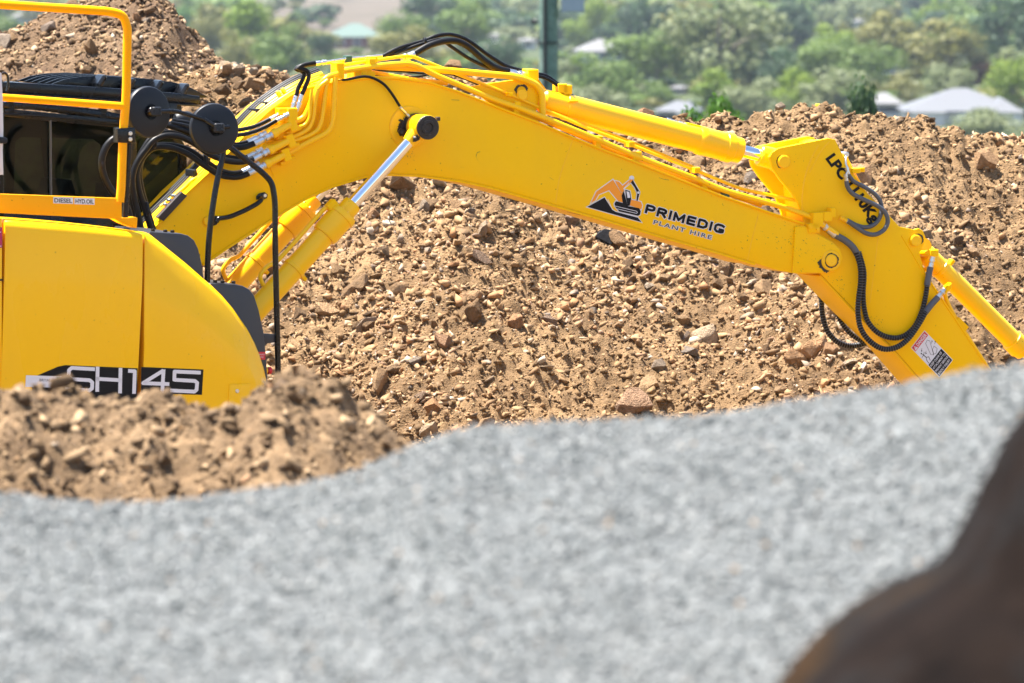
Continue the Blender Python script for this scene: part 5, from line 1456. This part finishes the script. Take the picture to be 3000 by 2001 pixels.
def utility_pole():
    D = 112.0
    x0 = at_depth(1607, 100, D).x
    gz = float(ground_z(x0, D))
    t = thing('utility_pole', 'weathered green grey timber utility pole with a cable and a metal box', 'utility pole', (x0, D, gz))
    m = ramp_mat('weathered_pole_timber', [(0, (0.085, 0.135, 0.115)), (0.5, (0.135, 0.200, 0.172)), (1, (0.21, 0.255, 0.22))], 3.0, rough=0.9, nscale=8, amount=0.3, bump=0.4)
    n, top = 24, 11.0
    prof = [(i / n * (top - gz), 0.20 - 0.035 * i / n) for i in range(n + 1)]
    lathe('pole', Vector((x0, D, gz)), Vector((x0, D, gz + 1)), prof, m, t, 20)
    cab_m = simple('black_cable_guard', (0.015, 0.016, 0.02), 0.5)
    r = 0.19
    tube('cable', [Vector((x0 - 0.07, D - 0.20, z)) for z in np.linspace(gz + 0.3, top - 0.5, 12)], 0.035, cab_m, t, 'line', 8)
    for z in np.linspace(-4, 6, 7):
        lathe('band', Vector((x0, D, z)), Vector((x0, D, z + 1)), [(0, 0.205), (0.04, 0.205)], cab_m, t, 20)
    q = at_depth(1678, 0, D)
    gm = simple('galvanised_box', (0.30, 0.34, 0.42), 0.5, noise=0.1, nscale=5)
    z0 = at_depth(1678, 36, D).z
    b = box3('transformer_box', Vector((q.x, D, z0 + 0.45)), Vector((0.225, 0, 0)), Vector((0, 0.2, 0)), Vector((0, 0, 0.45)), gm, t, 0.02)
    box3('box_bracket', Vector(((q.x - 0.2 + x0 + 0.15) / 2, D, z0 + 0.5)), Vector((0.09, 0, 0)), Vector((0, 0.05, 0)), Vector((0, 0, 0.03)), gm, t, 0.005)
    for k in range(3):
        c = Vector((q.x - 0.12 + 0.12 * k, D, z0 + 0.90))
        lathe('insulator', c, c + Vector((0, 0, 1)), [(0, 0.03), (0.03, 0.045), (0.06, 0.03), (0.09, 0.045), (0.12, 0.02)], simple('brown_insulator', (0.08, 0.04, 0.03), 0.3), t, 10)
    i = at_depth(1571, 63, D)
    lathe('side_insulator', Vector((x0 - 0.19, D, i.z)), Vector((i.x - 0.05, D, i.z)), [(0, 0.015), (0.06, 0.02), (0.065, 0.06), (0.10, 0.055), (0.105, 0.03), (0.14, 0.05), (0.16, 0.02)], cab_m, t, 12)
utility_pole()

# ---- foliage
def leaf_mat(name, c0, c1):
    m, nt, b = new_mat(name)
    L = nt.links.new
    at = nt.nodes.new('ShaderNodeAttribute'); at.attribute_name = 'rnd'
    mx = nt.nodes.new('ShaderNodeMix'); mx.data_type = 'RGBA'
    mx.inputs[6].default_value = rgb(c0); mx.inputs[7].default_value = rgb(c1)
    L(at.outputs['Fac'], mx.inputs[0])
    L(mx.outputs[2], b.inputs['Base Color'])
    b.inputs['Roughness'].default_value = 0.6
    b.inputs['Specular IOR Level'].default_value = 0.3
    tr = nt.nodes.new('ShaderNodeBsdfTranslucent'); L(mx.outputs[2], tr.inputs[0])
    ms = nt.nodes.new('ShaderNodeMixShader'); ms.inputs[0].default_value = 0.35
    L(b.outputs[0], ms.inputs[1]); L(tr.outputs[0], ms.inputs[2]); L(ms.outputs[0], nt.nodes['Material Output'].inputs[0])
    return m
LEAF = {
    'mid': leaf_mat('mid_green_leaves', (0.070, 0.120, 0.022), (0.150, 0.220, 0.045)),
    'lime': leaf_mat('lime_green_leaves', (0.115, 0.19, 0.012), (0.22, 0.29, 0.03)),
    'grey': leaf_mat('grey_green_leaves', (0.12, 0.150, 0.062), (0.22, 0.250, 0.120)),
    'olive': leaf_mat('olive_leaves', (0.115, 0.125, 0.030), (0.225, 0.215, 0.065)),
    'dark': leaf_mat('dark_green_leaves', (0.025, 0.055, 0.025), (0.065, 0.115, 0.050)),
    'rust': leaf_mat('rusty_leaves', (0.17, 0.070, 0.030), (0.28, 0.125, 0.055)),
    'fresh': leaf_mat('fresh_green_leaves', (0.050, 0.14, 0.012), (0.12, 0.24, 0.03)),
}
BARK = simple('grey_bark', (0.16, 0.13, 0.10), 0.9, noise=0.3, nscale=3)
def crown_geo(seed, n, shape):
    """leaf sized faces gathered in uneven clumps; unit tree, base at z = 0, top near z = 1"""
    rg = np.random.default_rng(seed)
    par = {'round': (16, 0.52, 0.42, 0.48, 0.34), 'gum': (18, 0.56, 0.44, 0.44, 0.26), 'tall': (16, 0.52, 0.26, 0.48, 0.24), 'bush': (10, 0.48, 0.48, 0.42, 0.36), 'cone': (16, 0.5, 0.28, 0.46, 0.24)}[shape]
    k, cz, rx, rz, rl = par
    cs = []
    while len(cs) < k:
        p = rg.uniform(-1, 1, 3)
        if 0.15 < np.linalg.norm(p) < 1:
            q = p * np.array([rx, rx, rz]) * 0.78
            if shape == 'cone': q[:2] *= max(0.12, 1.0 - (q[2] / rz + 1) / 2)
            cs.append(q + np.array([0, 0, cz]))
    cs = np.array(cs)
    lr = rl * (0.55 + 0.6 * rg.random(k)) * (0.75 if shape in ('gum', 'tall', 'cone') else 0.8)
    which = rg.integers(0, k, n)
    d = rg.normal(size=(n, 3)); d /= np.linalg.norm(d, axis=1)[:, None]
    rad = lr[which] * (0.55 + 0.5 * rg.random(n)) 
    c = cs[which] + d * rad[:, None] * np.array([1, 1, 0.75])
    c[:, 2] = np.maximum(c[:, 2], 0.03)
    s = (0.020 + 0.022 * rg.random(n)) * (2000 / n) ** 0.5
    nrm = d + rg.normal(size=(n, 3)) * 0.38; nrm /= np.linalg.norm(nrm, axis=1)[:, None]
    a = np.cross(nrm, rg.normal(size=(n, 3))); a /= np.linalg.norm(a, axis=1)[:, None]
    b = np.cross(nrm, a); b /= np.maximum(1e-6, np.linalg.norm(b, axis=1))[:, None]
    u, v = a * s[:, None], b * (s * 0.7)[:, None]
    V = np.stack([c - u, c + v, c + u, c - v], 1)
    lob = rg.random(k)
    r = np.clip(0.72 * lob[which] + 0.28 * rg.random(n), 0, 1)
    return V, r, cs
def trunk_geo(seed, cs):
    rg = np.random.default_rng(seed)
    V, Fc = [], []
    def add(path, rad):
        v, f = tube_geo(path, rad, 6); b = len(V)
        V.extend(v); Fc.extend([tuple(i + b for i in q) for q in f])
    top = Vector((rg.normal() * 0.03, rg.normal() * 0.03, 0.5))
    add([Vector((0, 0, -0.03)), Vector((0.005, 0, 0.15)), Vector((top.x * 0.6, top.y * 0.6, 0.32)), top, top + Vector((0.02, 0.01, 0.2))], [0.032, 0.026, 0.021, 0.016, 0.006])
    for c in cs[:6]:
        q = Vector(c); s = Vector((top.x * 0.6, top.y * 0.6, 0.28 + 0.15 * rg.random()))
        add([s, s.lerp(q, 0.5) + Vector((0, 0, 0.02)), q], [0.013, 0.009, 0.003])
    return V, Fc
PROTO = {}
for sh in ('round', 'gum', 'tall', 'bush', 'cone'):
    PROTO[sh] = []
    for j in range(2 if sh in ('bush', 'cone') else 3):
        V, r, cs = crown_geo(900 + 13 * j + len(sh), 2400, sh)
        n = len(V)
        o = np_obj('crown', V.reshape(-1, 3), np.arange(4 * n).reshape(n, 4), LEAF['mid'], None, np.repeat(r, 4))
        me = o.data; bpy.data.objects.remove(o)
        tv, tf = trunk_geo(950 + j, cs)
        tm = bpy.data.meshes.new('trunk'); tm.from_pydata([tuple(v) for v in tv], [], tf); tm.materials.append(BARK)
        vv = V.reshape(-1, 3)
        PROTO[sh].append((me, tm, float(np.percentile(vv[:, 2], 99.5)), float(np.percentile(vv[:, 0], 98.5) - np.percentile(vv[:, 0], 1.5))))
tree_boxes = []
def tree(name, label, x, top, base, wpx, shape, col, D=None, cat='tree', group=None):
    D = D or ground_dist(base)
    X = at_depth(x, base, D).x
    gz = float(ground_z(X, D))
    ztop = at_depth(x, top, D).z
    h = max(0.5, ztop - gz)
    wid = wpx / FPX * D
    t = thing(name, label, cat, (X, D, gz), group)
    me, tm, zm_, wm_ = PROTO[shape][random.randrange(len(PROTO[shape]))]
    h = h / zm_
    sx = 1.12 * wid / wm_
    for nm, m_ in (('crown', me), ('trunk', tm)):
        o = bpy.data.objects.new(nm, m_); C.objects.link(o); o.parent = t
        o.scale = (sx, sx, h) if nm == 'crown' else (min(sx, h), min(sx, h), h)
        rz_ = random.random() * 6.28
        o.rotation_euler = (0, 0, rz_)
        if nm == 'crown':
            o.material_slots[0].link = 'OBJECT'; o.material_slots[0].material = LEAF[col]
    return t
G_T = 'trees on the far hillside'
TREES = [
    ('tree', 'very broad light green tree just right of the white roofed house above the arm cylinder', 1925, 84, 268, 260, 'round', 'mid'),
    ('tree', 'dark rounded green tree directly above the middle of the arm cylinder', 1745, 158, 340, 190, 'round', 'mid'),
    ('tree', 'small pale rounded tree touching the arm cylinder right of its base', 1740, 250, 365, 150, 'bush', 'grey'),
    ('tree', 'tall wispy grey green gum tree right of the broad light green tree', 2125, 2, 300, 290, 'gum', 'grey'),
    ('shrub', 'small round bush left of the pale roofed house above the cylinder rod', 1938, 254, 316, 74, 'bush', 'mid'),
    ('tree', 'slim light green tree right of the pale roofed house', 2090, 204, 345, 100, 'tall', 'lime'),
    ('tree', 'pale silvery tree with loose crown above the left end of the heap crest', 2215, 232, 380, 170, 'round', 'grey'),
    ('tree', 'dark green round tree between the wispy gum and the yellow green tree', 2292, 152, 330, 110, 'round', 'dark'),
    ('tree', 'vivid lime green tree high on the hillside above the arm fork', 2432, 72, 210, 120, 'round', 'lime'),
    ('tree', 'small orange tinted tree beside the vivid lime tree', 2484, 68, 190, 60, 'round', 'olive'),
    ('tree', 'olive gum tree with pale gaps at the upper right, right of the orange tinted tree', 2585, 34, 215, 150, 'gum', 'olive'),
    ('tree', 'broad mid green tree below the vivid lime tree', 2430, 112, 265, 180, 'round', 'mid'),
    ('tree', 'mid green tree below the olive gum tree', 2560, 128, 280, 140, 'round', 'mid'),
    ('tree', 'bright yellow green tree left of the silver green trees over the heap', 2332, 198, 360, 110, 'round', 'lime'),
    ('tree', 'silver green tree right above the yellow capped marker post', 2435, 204, 380, 170, 'gum', 'grey'),
    ('tree', 'small yellow leaved tree behind the small white house', 2568, 240, 320, 70, 'bush', 'olive'),
    ('tree', 'orange brown low tree left of the large grey roofed house', 2652, 232, 318, 100, 'bush', 'olive'),
    ('tree', 'rust red tree above the large grey roofed house', 2868, 172, 270, 70, 'tall', 'rust'),
    ('tree', 'lime green tree at the right edge beside the large house', 2968, 164, 345, 120, 'round', 'lime'),
    ('tree', 'tall olive gum tree above the large grey roofed house', 2780, 58, 270, 180, 'gum', 'olive'),
    ('tree', 'grey green tree directly behind the large house roof', 2770, 188, 310, 140, 'round', 'grey'),
    ('shrub', 'pale rounded shrub in front of the large grey roofed house', 2882, 318, 430, 190, 'bush', 'grey'),
    ('tree', 'dark tree at the top edge left of the vivid lime tree', 2328, 6, 170, 100, 'tall', 'dark'),
    ('tree', 'tall grey gum tree in the top right corner', 2945, -10, 230, 170, 'gum', 'dark'),
    ('tree', 'bright green shrub tree right of the tall brown mound top', 524, 20, 120, 70, 'round', 'fresh'),
    ('tree', 'olive round tree right of the bright green shrub tree by the mound', 604, 46, 190, 90, 'round', 'olive'),
    ('tree', 'tall light green tree left of the dry paddock', 735, 0, 200, 110, 'tall', 'lime'),
    ('tree', 'mid green tree left of the green roofed house', 830, 74, 235, 130, 'round', 'mid'),
    ('tree', 'dark tree touching the left end of the green roofed house', 940, 94, 190, 60, 'round', 'dark'),
    ('tree', 'broad olive tree right of the green roofed house', 1195, 76, 260, 190, 'round', 'olive'),
    ('tree', 'mid green tree behind the broad olive tree', 1180, 34, 180, 120, 'round', 'mid'),
    ('tree', 'dark blue green tree mass at the top edge above the black hoses', 1258, -30, 165, 170, 'round', 'dark'),
    ('tree', 'grey green tree at the top edge left of the utility pole', 1370, 6, 190, 130, 'gum', 'mid'),
    ('tree', 'lime tree at the top edge just right of the metal box on the pole', 1752, -8, 150, 100, 'round', 'lime'),
    ('tree', 'small lime tree below the metal box on the pole', 1700, 44, 150, 90, 'round', 'lime'),
    ('tree', 'dark tree at the top edge above the white roofed house', 1880, 6, 170, 130, 'gum', 'dark'),
    ('tree', 'light green tree directly right of the utility pole behind the cylinder base', 1660, 165, 300, 90, 'round', 'grey'),
    ('tree', 'dark tree behind the black hoses left of the utility pole', 1450, 110, 280, 150, 'round', 'dark'),
    ('tree', 'olive tree left of the dry paddock behind the boom top', 690, 90, 260, 120, 'round', 'olive'),
    ('tree', 'mid green tree rising behind the boulders left of the boom', 780, 130, 300, 110, 'gum', 'mid'),
    ('tree', 'mid green tree behind the handrail at the left edge', 40, 50, 200, 120, 'round', 'mid'),
    ('tree', 'olive tree at the upper left behind the handrail top', 120, -20, 90, 110, 'round', 'olive'),
]
def near_shrub(label, x, top, D, wpx, shape, col):
    X = at_depth(x, top, D).x
    gz = float(ground_z(X, D)); h = at_depth(x, top, D).z - gz
    t = thing('shrub', label, 'shrub', (X, D, gz))
    me, tm, zm_, wm_ = PROTO[shape][0]; h = h / zm_; sx = wpx / FPX * D / wm_
    for nm, m_ in (('foliage', me), ('stem', tm)):
        o = bpy.data.objects.new(nm, m_); C.objects.link(o); o.parent = t; o.scale = (sx, sx, h)
        if nm == 'foliage': o.material_slots[0].link = 'OBJECT'; o.material_slots[0].material = LEAF[col]
    return t
near_shrub('bright green leafy bush behind the left end of the heap crest', 2116, 288, 72, 190, 'bush', 'fresh')
near_shrub('low green bush touching the arm cylinder head', 2030, 322, 74, 170, 'bush', 'fresh')
near_shrub('dark green upright conifer shrub behind the heap crest', 2526, 246, 76, 100, 'cone', 'dark')

# ---- houses
def plain(name, c, r=0.6): return simple(name, c, r, noise=0.08, nscale=0.5)
HM = {'white_roof': plain('pale_metal_roof', (0.135, 0.133, 0.136), 0.7), 'grey_roof': plain('light_grey_roof', (0.098, 0.104, 0.118), 0.7), 'green_roof': plain('green_metal_roof', (0.058, 0.105, 0.088), 0.6),
      'brick': plain('red_brick_wall', (0.16, 0.055, 0.045), 0.9), 'cream': plain('white_wall', (0.60, 0.58, 0.58), 0.8), 'blue': plain('blue_grey_wall', (0.22, 0.26, 0.36), 0.8),
      'pane': simple('house_window_glass', (0.03, 0.04, 0.06), 0.1), 'trim': plain('white_trim', (0.72, 0.72, 0.72)), 'gar': plain('garage_door', (0.35, 0.42, 0.58), 0.6)}
HBOX = []
def house(name, label, x0, x1, eave, base, ridge, wall, roof, gables=(), rot=0.0, windows=3, garage=None, Dm=None, depth=9.0):
    D = Dm or ground_dist(base)
    sc = D / FPX
    X = at_depth((x0 + x1) / 2, base, D).x
    wd = (x1 - x0) * sc
    gz = min(float(ground_z(X, D)), at_depth(x0, base, D).z)
    ze, zr = at_depth(x0, eave, D).z - gz, at_depth(x0, ridge, D).z - gz
    t = thing(name, label, 'house', (X, D, gz))
    hx, hy = wd / 2, depth / 2
    def mesh(nm, V, Fc, m, par):
        o = obj(nm, [Vector(v) + t.location for v in V], Fc, m, par)
        return o
    def bx(nm, a, b, m, par):
        V = [(x, y, z) for x in (a[0], b[0]) for y in (a[1], b[1]) for z in (a[2], b[2])]
        return mesh(nm, V, [(0, 1, 3, 2), (4, 6, 7, 5), (0, 4, 5, 1), (2, 3, 7, 6), (0, 2, 6, 4), (1, 5, 7, 3)], m, par)
    e = 0.5
    w = bx('wall', (-hx + e, -hy + e, -0.5), (hx - e, hy - e, ze + 0.02), HM[wall], t)
    rl = max(0.3, hx - hy * 0.95)
    th = 0.18
    V = [(-hx, -hy, ze), (hx, -hy, ze), (hx, hy, ze), (-hx, hy, ze), (-rl, 0, zr), (rl, 0, zr), (-hx, -hy, ze - th), (hx, -hy, ze - th), (hx, hy, ze - th), (-hx, hy, ze - th)]
    r = mesh('roof', V, [(0, 1, 5, 4), (1, 2, 5), (2, 3, 4, 5), (3, 0, 4), (6, 7, 1, 0), (7, 8, 2, 1), (8, 9, 3, 2), (9, 6, 0, 3), (9, 8, 7, 6)], HM[roof], t)
    for (gx0, gx1, gr) in gables:
        a0, a1 = (gx0 - (x0 + x1) / 2) * sc, (gx1 - (x0 + x1) / 2) * sc
        am = (a0 + a1) / 2; zg = at_depth(x0, gr, D).z - gz
        f = -hy - 1.4
        V = [(a0, f, ze - 0.1), (a1, f, ze - 0.1), (am, f + 3.0, zg), (a0, hy * 0.3, ze - 0.1), (a1, hy * 0.3, ze - 0.1), (am, hy * 0.3, zg)]
        g = mesh('gable_roof', V, [(0, 2, 5, 3), (2, 1, 4, 5), (0, 3, 4, 1), (3, 5, 4), (0, 1, 2)], HM[roof], r)
        V = [(a0 + 0.3, f + 0.25, ze - 0.12), (a1 - 0.3, f + 0.25, ze - 0.12), (am, f + 0.25, ze - 0.11), (a0 + 0.3, f + 0.25, -0.5), (a1 - 0.3, f + 0.25, -0.5), (a0 + 0.3, -hy + e, -0.5), (a1 - 0.3, -hy + e, -0.5), (a0 + 0.3, -hy + e, ze), (a1 - 0.3, -hy + e, ze)]
        mesh('gable_wall', V, [(0, 1, 2), (3, 4, 1, 0), (5, 3, 0, 7), (4, 6, 8, 1)], HM[wall], t)
    yf = -hy + e
    for i in range(windows):
        cx = -hx + e + (i + 0.6) * (2 * hx - 2 * e) / (windows + 0.2)
        fr = bx('window', (cx - 0.85, yf - 0.06, ze * 0.34), (cx + 0.85, yf - 0.002, ze * 0.8), HM['trim'], t)
        bx('pane', (cx - 0.75, yf - 0.075, ze * 0.37), (cx + 0.75, yf - 0.062, ze * 0.77), HM['pane'], fr)
    if garage:
        a0, a1 = (garage[0] - (x0 + x1) / 2) * sc, (garage[1] - (x0 + x1) / 2) * sc
        bx('garage_door', (a0, yf - 1.75, 0), (a1, yf - 1.70, ze * 0.82), HM['gar'], t)
    t.rotation_euler = (0, 0, rot)
    HBOX.append((x0 - 6, x1 + 6, ridge, base, D))
    return t
house('house', 'large white house with pale grey hipped and gabled roof at the right', 2636, 2988, 319, 358, 258, 'cream', 'grey_roof', ((2652, 2760, 294), (2868, 2986, 284)), 0.0, 3, (2790, 2850), None, 13)
house('house', 'small white house with pale roof left of the large grey roofed house', 2545, 2632, 300, 340, 270, 'cream', 'white_roof', (), 0.12, 2, None, None, 8)
house('house', 'white walled house with pale grey roof right above the arm cylinder rod end', 1920, 2055, 322, 362, 294, 'cream', 'grey_roof', ((1985, 2050, 292),), -0.1, 3, None, None, 8)
house('house', 'house with white hipped roof and blue grey walls right of the utility pole', 1690, 1828, 148, 178, 114, 'blue', 'white_roof', (), 0.15, 3, None, None, 10)
house('house', 'brick house with green metal hipped roof above the boom', 958, 1124, 106, 142, 68, 'brick', 'green_roof', (), 0.1, 3, None, None, 11)
house('shed', 'long white roofed shed behind the handrail at the upper left', 34, 198, 50, 76, 24, 'blue', 'white_roof', (), -0.2, 0, None, None, 9)
SMALLH = [
    (1344, 1412, 106, 130, 86, 'white house among trees behind the black hoses'), (1434, 1466, 104, 130, 86, 'narrow white house front left of the utility pole among trees'),
    (1516, 1574, 118, 145, 106, 'white building partly hidden directly left of the utility pole'), (2192, 2238, 70, 84, 60, 'tiny white roof at the top above the wispy gum tree'),
    (2352, 2378, 64, 82, 50, 'tiny white house wall left of the vivid lime tree'), (2500, 2542, 62, 88, 46, 'tiny white house between the orange tinted tree and the olive gum'),
    (2642, 2690, 102, 118, 94, 'tiny cream roof right of the olive gum tree'), (2344, 2376, 180, 196, 168, 'tiny white shed above the bright yellow green tree'),
    (2576, 2628, 196, 214, 186, 'tiny white roof in the middle of the trees right of the broad green tree'), (2664, 2692, 244, 262, 234, 'tiny white shed above the left end of the large house roof'),
    (2798, 2836, 146, 160, 136, 'tiny pale roof in the trees above the rust red tree'), (1964, 2010, 256, 275, 246, 'tiny pink white roof right of the small round bush'),
]
for x0, x1, ev, bs, rd, lab in SMALLH:
    house('house', lab, x0, x1, ev, bs, ev - 0.6 * (ev - rd), 'cream', 'white_roof', (), random.uniform(-0.2, 0.2), 1, None, None, 6)
for tr_ in TREES:
    tree(*tr_, group=G_T)

# ---- the mass of trees behind and between them
def woodland():
    rg = np.random.default_rng(77)
    lows = {c: [] for c in ('mid', 'grey', 'olive', 'dark', 'lime')}
    bushes = [crown_geo(1100 + i, 90, 'bush')[:2] for i in range(4)]
    protos = [crown_geo(1000 + i, 430, s)[:2] for i, s in enumerate(('round', 'gum', 'round', 'tall', 'gum', 'bush', 'round', 'gum'))]
    tb = [(t_[2] - 0.42 * t_[5], t_[2] + 0.42 * t_[5], t_[3], t_[3] + 0.62 * (t_[4] - t_[3]), ground_dist(t_[4])) for t_ in TREES]
    y = 395.0
    while y > -20:
        D = ground_dist(y)
        sc = D / FPX
        x = -120.0 + rg.random() * 60
        while x < 3120:
            w = (7.0 + 7.5 * rg.random()) / sc
            h = (5.5 + 7.0 * rg.random() ** 1.3) / sc
            if y > 330: h *= 0.55
            top = y - h
            ok = True
            for a, b, r0, b0, Dh in HBOX:
                if D < Dh + 8 and x + w * 0.36 > a + 6 and x - w * 0.36 < b - 6 and top < r0 + 0.62 * (b0 - r0): ok = False
            for a, b, r0, b0, Dt in tb:
                if D < Dt + 4 and x + w * 0.3 > a and x - w * 0.3 < b and top < b0: ok = ok and rg.random() < 0.12
            # the dry paddock stays mostly open
            if 640 < x < 1240 and top < 72 and y < 170: ok = ok and rg.random() < 0.12
            if x > 2560 and y > 345: ok = False
            if ok:
                p = rg.random()
                c = 'mid' if p < 0.36 else 'grey' if p < 0.58 else 'olive' if p < 0.76 else 'dark' if p < 0.93 else 'lime'
                X = (x - 1500) * sc; Dj = D + rg.normal() * 6
                pv, pr = protos[rg.integers(0, len(protos))]
                a = rg.random() * 6.28; ca, sa = math.cos(a), math.sin(a)
                v = pv * np.array([w * sc / 0.85, w * sc / 0.85, h * sc])
                v = np.stack([v[..., 0] * ca - v[..., 1] * sa, v[..., 0] * sa + v[..., 1] * ca, v[..., 2]], -1)
                v = v + np.array([X, Dj, float(ground_z(X, Dj))])
                lows[c].append((v.reshape(-1, 3), np.repeat(np.clip(pr + rg.normal() * 0.15, 0, 1), 4)))
            x += w * (0.45 + 0.40 * rg.random())
        # low undergrowth between the trees
        x = -100.0 + rg.random() * 40
        while x < 3100:
            w = (3.0 + 3.0 * rg.random()) / sc; h = (1.2 + 1.8 * rg.random()) / sc
            blocked = any(D < Dh + 8 and x + w * 0.4 > a and x - w * 0.4 < b and y - h < b0 - 8 for a, b, r0, b0, Dh in HBOX)
            if 640 < x < 1240 and y < 110: blocked = blocked or rg.random() < 0.93
            if not blocked and not (x > 2640 and y > 350):
                p = rg.random(); c = 'mid' if p < 0.4 else 'grey' if p < 0.6 else 'olive' if p < 0.8 else 'dark'
                X = (x - 1500) * sc; Dj = D - 4 + rg.normal() * 3
                pv, pr = bushes[rg.integers(0, 4)]
                v = pv * np.array([w * sc, w * sc, h * sc]) + np.array([X, Dj, float(ground_z(X, Dj))])
                lows[c].append((v.reshape(-1, 3), np.repeat(pr, 4)))
            x += w * (0.55 + 0.5 * rg.random())
        y -= 12 + 3 * rg.random()
    for c, items in lows.items():
        V = np.concatenate([i[0] for i in items]); r = np.concatenate([i[1] for i in items])
        o = np_obj('woodland', V, np.arange(len(V)).reshape(-1, 4), LEAF[c], None, r)
        o['kind'] = 'stuff'
        o['label'] = {'mid': 'mid green trees', 'grey': 'grey green gum trees', 'olive': 'olive coloured trees', 'dark': 'dark green trees', 'lime': 'lime green trees'}[c] + ' scattered through the far wooded hillside'
        o['category'] = 'woodland'
    return sum(len(i) for i in lows.values())
NW = woodland()
print('woodland trees', NW)

# ================================================================== haze over the valley
def haze():
    x, y0, y1, z0, z1 = 5600, -64, 6060, -45, 13.5
    V = [(a, b, c) for a in (-x, x) for b in (y0, y1) for c in (z0, z1)]
    m = bpy.data.materials.new('summer_haze'); m.use_nodes = True
    nt = m.node_tree; nt.nodes.clear()
    out = nt.nodes.new('ShaderNodeOutputMaterial'); pv = nt.nodes.new('ShaderNodeVolumePrincipled')
    pv.inputs['Color'].default_value = (0.74, 0.86, 1.0, 1)
    pv.inputs['Density'].default_value = 0.00007
    pv.inputs['Anisotropy'].default_value = 0.1
    nt.links.new(pv.outputs[0], out.inputs['Volume'])
    o = obj('haze', V, [(0, 1, 3, 2), (4, 6, 7, 5), (0, 4, 5, 1), (2, 3, 7, 6), (0, 2, 6, 4), (1, 5, 7, 3)], m)
    o['kind'] = 'stuff'
    o['label'] = 'thin pale summer haze lying over the valley'
    o['category'] = 'haze'
haze()
